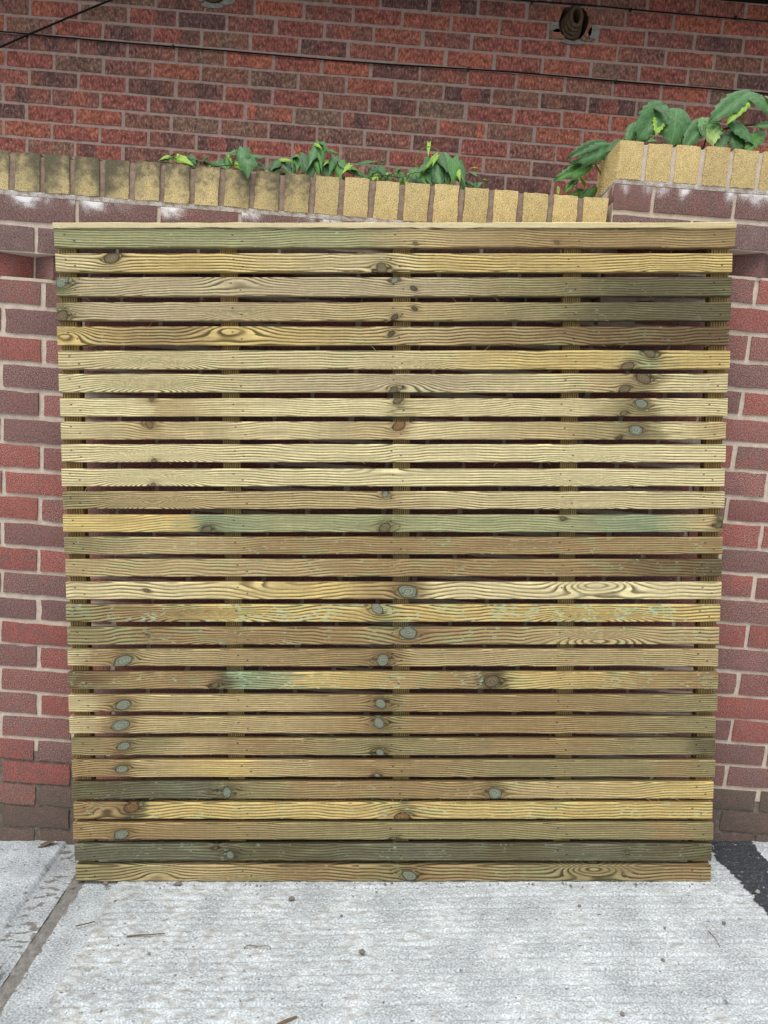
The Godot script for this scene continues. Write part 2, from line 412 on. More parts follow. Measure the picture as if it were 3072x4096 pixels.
# board along x, from x0 to x1, y0 to y1, front at z1, back at z0; sawn edges wander a little; texture row of the wood image
func board_mesh(x0: float, x1: float, y0: float, y1: float, z1: float, z0: float, row: int, seed_: int, rows: int, along_y := false) -> ArrayMesh:
	var r := RandomNumberGenerator.new()
	r.seed = seed_
	var n := 30
	var c := 0.0014
	var v0 := (row * WR + 1.0) / (rows * WR)
	var v1 := (row * WR + WR - 1.0) / (rows * WR)
	var vm := (v1 - v0)
	var wob := noise(seed_, 2.2, 3)
	var secs := []
	for i in n + 1:
		var u := float(i) / n
		var X := lerpf(x0, x1, u)
		var ta := wob.get_noise_2d(X * 2.0, 0.0) * 0.0009 + r.randf_range(-0.0003, 0.0003)
		var bo := wob.get_noise_2d(X * 2.0, 40.0) * 0.0009 + r.randf_range(-0.0003, 0.0003)
		var bow := wob.get_noise_2d(X * 0.6, 80.0) * 0.0015
		var Y0 := y0 + bo
		var Y1 := y1 + ta
		secs.append([[Y1 - c, z1 + bow, v0], [Y0 + c, z1 + bow, v1], [Y0, z1 - c + bow, v1 - vm * 0.03], [Y0, z0, v1 - vm * 0.25], [Y0 + c, z0, v1 - vm * 0.3], [Y1 - c, z0, v0 + vm * 0.3], [Y1, z0, v0 + vm * 0.25], [Y1, z1 - c + bow, v0 + vm * 0.03], [Y1 - c, z1 + bow, v0]])
	var st := new_st()
	var at := func(X: float, q: Array) -> Vector3: return Vector3(q[0], X, q[1]) if along_y else Vector3(X, q[0], q[1])
	for i in n:
		var xa := lerpf(x0, x1, float(i) / n)
		var xb := lerpf(x0, x1, float(i + 1) / n)
		var ua := float(i) / n
		var ub := float(i + 1) / n
		for k in 8:
			var A: Array = secs[i][k]
			var B: Array = secs[i + 1][k]
			var C: Array = secs[i + 1][k + 1]
			var D: Array = secs[i][k + 1]
			var pts := [at.call(xa, A), at.call(xb, B), at.call(xb, C), at.call(xa, D)]
			var uvs := [Vector2(ua, A[2]), Vector2(ub, B[2]), Vector2(ub, C[2]), Vector2(ua, D[2])]
			if along_y:
				quad(st, pts[3], pts[2], pts[1], pts[0], uvs[3], uvs[2], uvs[1], uvs[0])
			else:
				quad(st, pts[0], pts[1], pts[2], pts[3], uvs[0], uvs[1], uvs[2], uvs[3])
	for e in [0, n]:
		var S: Array = secs[e]
		var X := x0 if e == 0 else x1
		for k in range(1, 7):
			var tri := [at.call(X, S[0]), at.call(X, S[k]), at.call(X, S[k + 1])]
			if (e == n) != along_y: tri.reverse()
			for p in tri:
				st.set_uv(Vector2(0.002 if e == 0 else 0.998, lerpf(v0, v1, clampf((y1 - (p.x if along_y else p.y)) / (y1 - y0), 0, 1))))
				st.add_vertex(p)
	return done(st)

# ---------------------------------------------------------------- masonry textures
func house_brick_image() -> Image:
	var cw := 160
	var ch := 56
	var W := cw * 6
	var H := ch * 8
	var a := noise_bytes(W, H, 41, 0.11, 3, 1.0, 2.2)
	var c := noise_bytes(W, H, 42, 0.03, 3)
	var d := noise_bytes(W, H, 43, 0.3, 2)
	var e := noise_bytes(W, H, 44, 0.05, 2, 1.0, 4.0)
	var pal := [Vector3(140, 84, 75), Vector3(106, 76, 71), Vector3(129, 90, 78), Vector3(156, 93, 76), Vector3(119, 94, 82), Vector3(135, 81, 74), Vector3(98, 73, 70), Vector3(125, 85, 77)]
	var r := RandomNumberGenerator.new()
	r.seed = 77
	var data := PackedByteArray()
	data.resize(W * H * 3)
	for cy in 8:
		for cx in 6:
			var n := r.randi_range(1, 4)
			var main: Vector3 = pal[[0, 5, 7, 2, 1, 0, 5, 3, 4, 6][r.randi() % 10]]
			var bands := []
			var x := 0.0
			while x < 1.0:
				var nx := x + r.randf_range(0.18, 0.6) if n > 1 else 1.1
				bands.append([x, nx, main.lerp(pal[r.randi() % 8], r.randf_range(0.5, 1.0) if bands.size() % 2 == 1 else r.randf_range(0.0, 0.25))])
				x = nx
			var specks := r.randf_range(0.0, 0.5)
			for y in ch:
				for xx in cw:
					var i := (cy * ch + y) * W + cx * cw + xx
					var u := float(xx) / cw + (e[i] - 128) * 0.0011 + (c[i] - 128) * 0.0006
					var col: Vector3 = bands[0][2]
					for q: Array in bands:
						if u > q[0]: col = col.lerp(q[2], smoothstep(q[0], q[0] + 0.05, u))
					var s := 1.0 + (a[i] - 128) * 0.0026 + (d[i] - 128) * 0.0020 + (c[i] - 128) * 0.0016
					col *= s
					if a[i] + d[i] * 0.4 > 262 - specks * 42: col = col.lerp(Vector3(186, 150, 126), 0.55)
					data[i * 3] = b(col.x)
					data[i * 3 + 1] = b(col.y)
					data[i * 3 + 2] = b(col.z)
	return Image.create_from_data(W, H, false, Image.FORMAT_RGB8, data)

# cells 0-31 plain, 32-47 with white salts from the top, 48-55 splashed with soil
func garden_brick_image() -> Image:
	var cw := 176
	var ch := 56
	var W := cw * 4
	var H := ch * 15
	var a := noise_bytes(W, H, 51, 0.45, 2)
	var c := noise_bytes(W, H, 52, 0.02, 3)
	var d := noise_bytes(W, H, 53, 0.22, 3)
	var e := noise_bytes(W, H, 54, 0.035, 4)
	var pal := [Vector3(134, 92, 87), Vector3(146, 88, 81), Vector3(126, 94, 90), Vector3(144, 100, 95), Vector3(132, 88, 84), Vector3(120, 92, 89), Vector3(150, 92, 84), Vector3(130, 96, 90)]
	var r := RandomNumberGenerator.new()
	r.seed = 5
	var data := PackedByteArray()
	data.resize(W * H * 3)
	for cell in 60:
		var cx := cell % 4
		var cy := cell / 4
		var main: Vector3 = pal[r.randi() % 8]
		var other: Vector3 = pal[r.randi() % 8]
		if cell >= 32 and cell < 48: main = main.lerp(Vector3(112, 88, 85), 0.85)
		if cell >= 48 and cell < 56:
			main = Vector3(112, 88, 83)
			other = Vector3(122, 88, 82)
		if cell >= 56: main = Vector3(112, 90, 87) + Vector3.ONE * r.randf_range(-8, 10)
		if cell >= 56: other = main * 1.15
		var spots := []
		for k in 3: spots.append([r.randf(), r.randf_range(0.07, 0.26), r.randf_range(0.4, 1.25)])
		for y in ch:
			for x in cw:
				var i := (cy * ch + y) * W + cx * cw + x
				var col := main.lerp(other, smoothstep(0.3, 0.8, c[i] * 0.0039) * 0.5)
				col *= 1.0 + (a[i] - 128) * 0.0036 + (d[i] - 128) * 0.0022
				if a[i] > 182: col = col.lerp(Vector3(212, 188, 178), 0.5)
				if a[i] < 54: col *= 0.8
				if cell >= 32 and cell < 48:
					var u := float(x) / cw
					var v := float(y) / ch
					var m := 0.0
					for q: Array in spots:
						var du: float = (u - q[0]) / q[1]
						m = maxf(m, exp(-du * du) * q[2] * (1.0 - v * 1.35))
					m = m + (e[i] - 128) * 0.0022 * (0.3 + m) + (a[i] - 128) * 0.0022
					m = smoothstep(0.15, 0.95, m)
					col = col.lerp(Vector3(226, 226, 228), m * 0.9)
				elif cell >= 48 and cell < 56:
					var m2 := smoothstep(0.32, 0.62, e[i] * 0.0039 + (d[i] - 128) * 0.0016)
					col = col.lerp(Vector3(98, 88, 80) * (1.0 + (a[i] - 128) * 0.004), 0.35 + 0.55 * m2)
				data[i * 3] = b(col.x)
				data[i * 3 + 1] = b(col.y)
				data[i * 3 + 2] = b(col.z)
	return Image.create_from_data(W, H, false, Image.FORMAT_RGB8, data)

# 32 cells, each more sooted than the next: 0 dark stained ... 31 clean
func coping_image() -> Image:
	var cw := 64
	var ch := 96
	var W := cw * 8
	var H := ch * 4
	var a := noise_bytes(W, H, 61, 0.4, 2)
	var c := noise_bytes(W, H, 62, 0.035, 3)
	var d := noise_bytes(W, H, 63, 0.12, 3)
	var r := RandomNumberGenerator.new()
	r.seed = 15
	var data := PackedByteArray()
	data.resize(W * H * 3)
	for cell in 32:
		var cx := cell % 8
		var cy := cell / 8
		var stain := clampf(1.3 - cell / 14.0, 0.16, 1.0) * r.randf_range(0.8, 1.15)
		if cell in [10, 11, 12]: stain = 0.75
		var warm := Vector3(198, 178, 132).lerp(Vector3(198, 174, 122), clampf(cell / 22.0, 0.0, 1.0)) * r.randf_range(0.93, 1.05)
		var lob := r.randf_range(0.15, 0.85)
		for y in ch:
			for x in cw:
				var i := (cy * ch + y) * W + cx * cw + x
				var u := float(x) / cw
				var v := float(y) / ch
				var col := warm * (1.0 + (a[i] - 128) * 0.0042 + (c[i] - 128) * 0.0006)
				if a[i] > 200: col = col.lerp(Vector3(236, 216, 168), 0.45)
				if a[i] < 46: col *= 0.72
				var m := stain * (0.98 - v * 0.95 + absf(u - lob) * 1.0) + (c[i] - 128) * 0.0030 + (d[i] - 128) * 0.0010 + (a[i] - 128) * 0.0026
				m = smoothstep(0.1, 1.25, m) * minf(stain * 1.6, 1.0)
				col = col.lerp(Vector3(94, 87, 70) * (1.0 + (a[i] - 128) * 0.004), m)
				if stain < 0.2: col = col.lerp(Vector3(150, 128, 84), smoothstep(0.6, 0.8, d[i] * 0.0039) * 0.15)
				data[i * 3] = b(col.x)
				data[i * 3 + 1] = b(col.y)
				data[i * 3 + 2] = b(col.z)
	return Image.create_from_data(W, H, false, Image.FORMAT_RGB8, data)

func grain_image(sz: int, seed_: int, c0: Vector3, c1: Vector3, spread := 1.0) -> Image:
	var a := noise_bytes(sz, sz, seed_, 0.35, 3)
	var c := noise_bytes(sz, sz, seed_ + 1, 0.03, 3)
	var data := PackedByteArray()
	data.resize(sz * sz * 3)
	for i in sz * sz:
		var t := clampf(c[i] * 0.0039 + (a[i] - 128) * 0.003 * spread, 0, 1)
		var col := c0.lerp(c1, t) * (1.0 + (a[i] - 128) * 0.0016 * spread)
		data[i * 3] = b(col.x)
		data[i * 3 + 1] = b(col.y)
		data[i * 3 + 2] = b(col.z)
	return Image.create_from_data(sz, sz, false, Image.FORMAT_RGB8, data)

func tri_mat(im: Image, scale: float, nstrength: float, rough := 0.95) -> StandardMaterial3D:
	var m := mat(tex(im), normal_of(im, 4.0) if nstrength > 0 else null, nstrength, rough)
	m.uv1_triplanar = true
	m.uv1_scale = Vector3.ONE * scale
	return m

# ---------------------------------------------------------------- ground
const GX0 := -1.5
const GX1 := 1.5
const GZ0 := -2.26
const GZ1 := -1.3
const GW := 1500
const GH := 480
var gnoise: FastNoiseLite
var gfine: FastNoiseLite
var gwave: FastNoiseLite

func ground_h(x: float, z: float) -> float:
	var bump := gfine.get_noise_2d(x, z) * 0.0016 + gnoise.get_noise_2d(x, z) * 0.0022
	if x > -0.767 + gwave.get_noise_2d(z * 4.0, 3.0) * 0.006:
		# tamped ribs running along the slab
		var ph := (z + gwave.get_noise_2d(x * 0.8, z * 3.0) * 0.012 + x * 0.012) / 0.047
		var f := ph - floorf(ph) - 0.5
		var groove := exp(-f * f * 150.0) * (0.7 + gwave.get_noise_2d(x * 5.0, floorf(ph) * 13.0) * 0.8)
		return bump - groove * 0.0065 + absf(f) * -0.003 + 0.002 + gnoise.get_noise_2d(x * 3.0 + 9.0, z * 3.0) * 0.0018
	if x > -0.874:
		return bump * 0.55 - 0.008
	if x > -1.0 + gwave.get_noise_2d(z * 3.0, 9.0) * 0.004:
		return bump * 0.6 - 0.006
	return bump * 0.9 + 0.004

func ground_image() -> Image:
	var a := noise_bytes(GW, GH, 71, 0.3, 3)
	var c := noise_bytes(GW, GH, 72, 0.012, 4)
	var d := noise_bytes(GW, GH, 73, 0.085, 4, 2.2, 1.0)
	var e := noise_bytes(GW, GH, 74, 0.14, 2, 2.0, 1.0)
	var data := PackedByteArray()
	data.resize(GW * GH * 3)
	for y in GH:
		var z := GZ0 + (GZ1 - GZ0) * y / GH
		for x in GW:
			var X := GX0 + (GX1 - GX0) * x / GW
			var i := y * GW + x
			var s := 1.0 + (a[i] - 128) * 0.0024 + (c[i] - 128) * 0.0010
			var col := Vector3(170, 175, 179) * s
			var dirt := 0.0
			if X > -0.767:
				# scum and soil left in the hollows, thicker on the left
				var th := 0.66 + 0.13 * smoothstep(-0.75, 0.6, X) - 0.13 * smoothstep(-0.66, -0.75, X)
				dirt = smoothstep(th - 0.10, th + 0.14, d[i] * 0.0039 + (c[i] - 128) * 0.0014 + (a[i] - 128) * 0.0022)
				col = col.lerp(Vector3(130, 127, 122) * s, dirt * 0.62)
			elif X > -0.874:
				col = Vector3(158, 163, 167) * s
			elif X > -1.0:
				col = Vector3(152, 157, 161) * s
				dirt = smoothstep(0.62, 0.8, d[i] * 0.0039 + (c[i] - 128) * 0.002)
				col = col.lerp(Vector3(96, 90, 84), dirt * 0.75)
			else:
				col = Vector3(164, 170, 175) * s
				dirt = smoothstep(0.74, 0.86, d[i] * 0.0039)
				col = col.lerp(Vector3(118, 118, 116), dirt * 0.6)
			if e[i] > 224: col *= 0.66
			if a[i] > 214: col = col.lerp(Vector3(206, 206, 206), 0.5)
			data[i * 3] = b(col.x)
			data[i * 3 + 1] = b(col.y)
			data[i * 3 + 2] = b(col.z)
	return Image.create_from_data(GW, GH, false, Image.FORMAT_RGB8, data)

# a sheet of ground with its own relief; keep(x, z) says which cells belong to it
func sheet(x0: float, x1: float, z0: float, z1: float, step: float, stepz: float, lift: float, keep: Callable) -> ArrayMesh:
	var nx := int(round((x1 - x0) / step))
	var nz := int(round((z1 - z0) / stepz))
	var V := PackedVector3Array()
	var N := PackedVector3Array()
	var U := PackedVector2Array()
	var T := PackedFloat32Array()
	var I := PackedInt32Array()
	var hs := PackedFloat32Array()
	hs.resize((nx + 1) * (nz + 1))
	for j in nz + 1:
		for i in nx + 1:
			hs[j * (nx + 1) + i] = ground_h(x0 + i * step, z0 + j * stepz)
	for j in nz + 1:
		for i in nx + 1:
			var k := j * (nx + 1) + i
			var X := x0 + i * step
			var Z := z0 + j * stepz
			V.append(Vector3(X, hs[k] + lift, Z))
			var dx := hs[j * (nx + 1) + mini(i + 1, nx)] - hs[j * (nx + 1) + maxi(i - 1, 0)]
			var dz := hs[mini(j + 1, nz) * (nx + 1) + i] - hs[maxi(j - 1, 0) * (nx + 1) + i]
			N.append(Vector3(-dx / step, 2.0, -dz / stepz).normalized())
			T.append_array(PackedFloat32Array([1, 0, 0, 1]))
			U.append(Vector2((X - GX0) / (GX1 - GX0), (Z - GZ0) / (GZ1 - GZ0)))
	for j in nz:
		for i in nx:
			if not keep.call(x0 + (i + 0.5) * step, z0 + (j + 0.5) * stepz): continue
			var k := j * (nx + 1) + i
			I.append_array(PackedInt32Array([k, k + 1, k + nx + 2, k, k + nx + 2, k + nx + 1]))
	var arr := []
	arr.resize(Mesh.ARRAY_MAX)
	arr[Mesh.ARRAY_VERTEX] = V
	arr[Mesh.ARRAY_NORMAL] = N
	arr[Mesh.ARRAY_TANGENT] = T
	arr[Mesh.ARRAY_TEX_UV] = U
	arr[Mesh.ARRAY_INDEX] = I
	var m := ArrayMesh.new()
	m.add_surface_from_arrays(Mesh.PRIMITIVE_TRIANGLES, arr)
	return m

# ---------------------------------------------------------------- leaves
# kind 0: arrow-shaped bindweed leaf, kind 1: broad toothed leaf; base at the origin, tip at z = 1, face +y, half width 0.5
func leaf_mesh(kind: int, seed_: int) -> ArrayMesh:
	var r := RandomNumberGenerator.new()
	r.seed = seed_
	var n := 12 if kind == 1 else 10
	var m := 3
	var droop := r.randf_range(0.04, 0.14) if kind == 0 else r.randf_range(0.10, 0.26)
	var fold := r.randf_range(0.10, 0.28)
	var twist := r.randf_range(-0.15, 0.15)
	var st := new_st(0)
	var P := []
	var U := []
	for i in n + 1:
		var t := float(i) / n
		var w := 0.0
		if kind == 0:
			w = 0.5 * pow(1.0 - t, 0.75) * (1.0 + 0.25 * sin(t * 6.0)) if t > 0.18 else lerpf(0.42, 0.5, t / 0.18)
			w *= 1.0 + 0.10 * sin(t * 17.0 + seed_)
		else:
			w = 0.5 * pow(sin(PI * pow(clampf(t * 0.97 + 0.02, 0, 1), 0.72)), 0.8)
			w *= 1.0 + (0.12 if i % 2 == 0 else -0.08)
		if i == n: w = 0.004
		var row := []
		var urow := []
		for k in range(-m, m + 1):
			var s := float(k) / m
			var back := 0.0
			if kind == 0 and t < 0.2: back = -0.22 * absf(s) * (1.0 - t / 0.2)
			elif kind == 1 and t < 0.15: back = -0.10 * absf(s) * (1.0 - t / 0.15)
			var z := t + back + (0.05 * absf(s) if kind == 1 and i % 2 == 0 else 0.0)
			var x := s * w
			var y := absf(s) * w * fold * 2.0 - droop * t * t * 1.4 - absf(s) * absf(s) * w * 0.9 * (0.35 + droop) + s * twist * t * 0.6 + r.randf_range(-0.012, 0.012)
			row.append(Vector3(x, y, z))
			urow.append(Vector2(s * 0.5 * minf(w * 2.0, 1.0) + 0.5, t))
		P.append(row)
		U.append(urow)
	for i in n:
		for k in 2 * m:
			quad(st, P[i][k], P[i + 1][k], P[i + 1][k + 1], P[i][k + 1], U[i][k], U[i + 1][k], U[i + 1][k + 1], U[i][k + 1])
	# thickness: the underside as a second skin
	for i in n:
		for k in 2 * m:
			var dn := Vector3(0, -0.008, 0)
			quad(st, P[i][k + 1] + dn, P[i + 1][k + 1] + dn, P[i + 1][k] + dn, P[i][k] + dn, U[i][k + 1], U[i + 1][k + 1], U[i + 1][k], U[i][k])
	return done(st)

func leaf_image(dark: Vector3, light: Vector3, vein: Vector3, pale: float, seed_: int) -> Image:
	var sz := 128
	var a := noise_bytes(sz, sz, seed_, 0.05, 3)
	var c := noise_bytes(sz, sz, seed_ + 1, 0.3, 2)
	var data := PackedByteArray()
	data.resize(sz * sz * 3)
	for y in sz:
		for x in sz:
			var i := y * sz + x
			var u := absf(float(x) / sz - 0.5) * 2.0
			var v := float(y) / sz
			var col := dark.lerp(light, clampf(a[i] * 0.0039, 0, 1)) * (1.0 + (c[i] - 128) * 0.0012)
			var p := (v - u * 0.55) * 7.0
			var side := absf(p - roundf(p)) / 7.0
			var vv := maxf(smoothstep(0.05, 0.015, u), smoothstep(0.016, 0.006, side) * 0.6)
			col = col.lerp(vein, vv * 0.5)
			if pale > 0.0: col = col.lerp(Vector3(196, 206, 120), smoothstep(0.35, 0.8, v + (a[i] - 128) * 0.002) * pale)
			if c[i] > 236: col = col.lerp(Vector3(190, 205, 190), 0.6)
			data[i * 3] = b(col.x)
			data[i * 3 + 1] = b(col.y)
			data[i * 3 + 2] = b(col.z)
	return Image.create_from_data(sz, sz, false, Image.FORMAT_RGB8, data)

# plant, base xyz, tip xyz, width, colour, leaf kind
const LEAVES := [
	[0, -0.623, 2.064, -2.250, -0.640, 2.051, -2.210, 0.011, 2, 0], [0, -0.597, 2.060, -2.250, -0.549, 2.045, -2.210, 0.024, 2, 0], [0, -0.612, 2.063, -2.250, -0.588, 2.072, -2.210, 0.010, 0, 0], [0, -0.626, 2.054, -2.250, -0.637, 2.041, -2.210, 0.011, 0, 0],
	[0, -0.526, 2.047, -2.250, -0.501, 2.063, -2.210, 0.016, 0, 0], [0, -0.526, 2.047, -2.250, -0.538, 2.055, -2.210, 0.013, 0, 0], [0, -0.560, 2.060, -2.250, -0.527, 2.031, -2.210, 0.019, 1, 0], [0, -0.577, 2.054, -2.250, -0.538, 2.030, -2.210, 0.016, 1, 0],
	[0, -0.500, 2.045, -2.250, -0.469, 2.036, -2.210, 0.013, 1, 0], [0, -0.480, 2.047, -2.250, -0.441, 2.026, -2.210, 0.019, 3, 0], [0, -0.432, 2.047, -2.250, -0.397, 2.026, -2.210, 0.016, 2, 0], [0, -0.403, 2.080, -2.250, -0.405, 2.030, -2.210, 0.029, 0, 0],
	[0, -0.429, 2.078, -2.250, -0.451, 2.062, -2.210, 0.011, 3, 0], [0, -0.450, 2.067, -2.250, -0.433, 2.044, -2.210, 0.008, 2, 0], [0, -0.382, 2.063, -2.250, -0.351, 2.060, -2.210, 0.017, 0, 0], [0, -0.371, 2.039, -2.250, -0.318, 2.020, -2.210, 0.013, 1, 0],
	[0, -0.449, 2.058, -2.250, -0.444, 2.026, -2.210, 0.015, 3, 0], [0, -0.517, 2.047, -2.250, -0.484, 2.038, -2.210, 0.010, 1, 0], [0, -0.465, 2.051, -2.250, -0.472, 2.024, -2.210, 0.016, 1, 0], [0, -0.373, 2.025, -2.135, -0.371, 1.974, -2.115, 0.036, 0, 0],
	[1, -0.296, 2.049, -2.240, -0.318, 2.022, -2.190, 0.028, 1, 0], [1, -0.283, 2.045, -2.240, -0.259, 2.007, -2.190, 0.028, 1, 0], [1, -0.296, 2.051, -2.240, -0.264, 2.047, -2.190, 0.013, 2, 0], [1, -0.255, 2.054, -2.240, -0.244, 2.054, -2.190, 0.013, 0, 0],
	[1, -0.248, 2.051, -2.240, -0.254, 2.011, -2.190, 0.025, 1, 0], [1, -0.312, 2.036, -2.240, -0.308, 2.011, -2.190, 0.025, 1, 0], [1, -0.224, 2.051, -2.240, -0.228, 2.014, -2.190, 0.028, 1, 0], [1, -0.242, 2.058, -2.240, -0.242, 2.025, -2.190, 0.022, 3, 0],
	[1, -0.192, 2.089, -2.240, -0.217, 2.028, -2.190, 0.029, 0, 0], [1, -0.181, 2.090, -2.240, -0.176, 2.031, -2.190, 0.022, 3, 0], [1, -0.194, 2.093, -2.240, -0.177, 2.081, -2.190, 0.009, 2, 0], [1, -0.181, 2.097, -2.240, -0.162, 2.082, -2.190, 0.009, 0, 0],
	[1, -0.166, 2.075, -2.240, -0.135, 2.067, -2.190, 0.012, 3, 0], [1, -0.199, 2.066, -2.240, -0.183, 2.016, -2.190, 0.024, 3, 0], [1, -0.215, 2.057, -2.240, -0.206, 2.001, -2.190, 0.044, 1, 0], [1, -0.167, 2.042, -2.240, -0.158, 1.999, -2.190, 0.047, 1, 0],
	[1, -0.142, 2.055, -2.240, -0.153, 2.011, -2.190, 0.018, 0, 0], [1, -0.129, 2.043, -2.240, -0.124, 1.997, -2.190, 0.030, 3, 0], [1, -0.160, 2.046, -2.240, -0.168, 2.033, -2.190, 0.009, 2, 0], [1, -0.098, 2.034, -2.240, -0.114, 2.013, -2.190, 0.012, 2, 0],
	[1, -0.094, 2.029, -2.240, -0.071, 2.016, -2.190, 0.012, 3, 0], [1, -0.069, 2.037, -2.240, -0.015, 2.043, -2.190, 0.015, 0, 0], [1, -0.095, 2.020, -2.240, -0.044, 2.000, -2.190, 0.017, 1, 0], [1, -0.029, 2.030, -2.240, -0.046, 2.001, -2.190, 0.022, 1, 0],
	[1, -0.014, 2.029, -2.240, 0.003, 2.003, -2.190, 0.020, 1, 0], [1, -0.012, 2.022, -2.240, -0.036, 1.989, -2.190, 0.019, 2, 0], [1, 0.041, 2.026, -2.240, 0.038, 2.018, -2.190, 0.010, 3, 0], [1, 0.041, 2.023, -2.240, 0.041, 1.999, -2.190, 0.010, 3, 0],
	[1, 0.048, 2.011, -2.240, 0.044, 1.985, -2.190, 0.020, 3, 0], [1, 0.008, 2.007, -2.220, 0.006, 2.006, -2.200, 0.007, 2, 0], [1, -0.015, 2.002, -2.220, -0.018, 1.992, -2.200, 0.007, 2, 0], [1, 0.006, 2.002, -2.220, 0.003, 2.001, -2.200, 0.007, 2, 0],
	[1, 0.011, 1.997, -2.220, 0.003, 1.991, -2.200, 0.007, 3, 0], [2, 0.068, 2.006, -2.220, 0.064, 2.000, -2.200, 0.007, 3, 0], [1, -0.008, 2.001, -2.220, -0.005, 1.996, -2.200, 0.007, 3, 0], [1, 0.009, 2.005, -2.220, 0.016, 1.997, -2.200, 0.007, 3, 0],
	[1, -0.016, 2.005, -2.220, -0.013, 2.002, -2.200, 0.007, 3, 0], [1, 0.027, 2.001, -2.220, 0.025, 2.000, -2.200, 0.007, 3, 0], [1, 0.010, 1.999, -2.220, 0.003, 1.994, -2.200, 0.007, 3, 0], [2, 0.038, 2.000, -2.220, 0.041, 2.000, -2.200, 0.007, 3, 0],
	[1, -0.010, 1.997, -2.220, -0.008, 1.993, -2.200, 0.007, 3, 0], [1, 0.021, 1.999, -2.220, 0.018, 1.994, -2.200, 0.007, 3, 0], [1, -0.006, 2.008, -2.220, -0.011, 2.000, -2.200, 0.007, 3, 0], [1, -0.004, 1.997, -2.220, -0.008, 1.997, -2.200, 0.007, 3, 0],
	[2, 0.057, 1.997, -2.220, 0.064, 1.990, -2.200, 0.007, 3, 0], [1, -0.015, 2.005, -2.220, -0.007, 1.997, -2.200, 0.007, 0, 0], [2, 0.074, 1.998, -2.220, 0.077, 1.998, -2.200, 0.007, 3, 0], [2, 0.078, 2.005, -2.220, 0.073, 1.999, -2.200, 0.007, 3, 0],
	[1, 0.018, 2.008, -2.220, 0.010, 2.007, -2.200, 0.007, 3, 0], [2, 0.089, 2.001, -2.220, 0.087, 2.000, -2.200, 0.007, 3, 0], [1, -0.005, 2.008, -2.220, -0.001, 2.002, -2.200, 0.007, 3, 0], [2, 0.131, 2.042, -2.250, 0.096, 2.019, -2.200, 0.024, 0, 0],
	[2, 0.142, 2.053, -2.250, 0.155, 1.987, -2.200, 0.046, 0, 0], [2, 0.154, 2.064, -2.250, 0.118, 2.028, -2.200, 0.012, 2, 0], [2, 0.160, 2.063, -2.250, 0.175, 2.025, -2.200, 0.022, 1, 0], [2, 0.196, 2.054, -2.250, 0.198, 1.992, -2.200, 0.037, 3, 0],
	[2, 0.214, 2.044, -2.250, 0.227, 1.983, -2.200, 0.028, 1, 0], [2, 0.208, 2.036, -2.250, 0.214, 2.002, -2.200, 0.018, 2, 0], [2, 0.120, 2.009, -2.250, 0.151, 1.986, -2.200, 0.019, 1, 0], [2, 0.167, 2.006, -2.250, 0.189, 1.982, -2.200, 0.020, 1, 0],
	[2, 0.211, 2.000, -2.250, 0.237, 1.977, -2.200, 0.015, 1, 0], [2, 0.239, 1.993, -2.250, 0.266, 1.975, -2.200, 0.012, 1, 0], [2, 0.089, 2.025, -2.250, 0.116, 1.991, -2.200, 0.026, 3, 0], [2, 0.178, 2.026, -2.250, 0.165, 1.985, -2.200, 0.027, 1, 0],
	[2, 0.192, 2.023, -2.250, 0.178, 1.985, -2.200, 0.027, 1, 0], [2, 0.129, 2.097, -2.250, 0.124, 2.064, -2.200, 0.009, 2, 0], [2, 0.256, 2.029, -2.250, 0.269, 2.026, -2.200, 0.007, 2, 0], [2, 0.289, 1.997, -2.250, 0.290, 1.997, -2.200, 0.007, 2, 0],
	[2, 0.113, 2.023, -2.250, 0.130, 1.990, -2.200, 0.027, 1, 0], [2, 0.149, 2.060, -2.250, 0.139, 2.038, -2.200, 0.010, 2, 0], [3, 0.649, 2.131, -2.310, 0.535, 2.081, -2.250, 0.038, 1, 1], [3, 0.675, 2.118, -2.310, 0.562, 2.066, -2.250, 0.057, 0, 1],
	[3, 0.697, 2.137, -2.310, 0.647, 2.097, -2.250, 0.028, 1, 1], [3, 0.617, 2.074, -2.310, 0.496, 2.017, -2.250, 0.038, 3, 1], [3, 0.613, 2.073, -2.310, 0.552, 2.026, -2.250, 0.036, 3, 1], [3, 0.575, 2.026, -2.310, 0.524, 1.980, -2.250, 0.021, 3, 1],
	[3, 0.594, 2.009, -2.310, 0.577, 2.026, -2.250, 0.021, 2, 1], [3, 0.596, 1.995, -2.310, 0.542, 1.973, -2.250, 0.020, 1, 1], [3, 0.630, 2.006, -2.310, 0.583, 1.963, -2.250, 0.032, 1, 1], [3, 0.518, 2.005, -2.310, 0.508, 1.973, -2.250, 0.011, 2, 1],
	[3, 0.623, 1.995, -2.310, 0.569, 1.968, -2.250, 0.024, 1, 1], [3, 0.589, 2.070, -2.310, 0.546, 2.065, -2.250, 0.024, 1, 1], [4, 0.814, 2.230, -2.300, 0.733, 2.127, -2.240, 0.087, 0, 1], [4, 0.738, 2.182, -2.300, 0.701, 2.122, -2.240, 0.036, 0, 1],
	[4, 0.808, 2.201, -2.300, 0.781, 2.139, -2.240, 0.040, 2, 1], [4, 0.855, 2.220, -2.300, 0.831, 2.123, -2.240, 0.103, 0, 1], [4, 0.738, 2.139, -2.300, 0.677, 2.115, -2.240, 0.020, 0, 1], [4, 0.738, 2.140, -2.300, 0.781, 2.114, -2.240, 0.023, 3, 1],
	[4, 0.934, 2.188, -2.300, 0.866, 2.105, -2.240, 0.056, 0, 1], [4, 0.941, 2.194, -2.300, 0.957, 2.129, -2.240, 0.077, 4, 1], [4, 1.012, 2.192, -2.300, 1.066, 2.124, -2.240, 0.060, 0, 1], [4, 0.984, 2.154, -2.300, 0.964, 2.094, -2.240, 0.052, 1, 1],
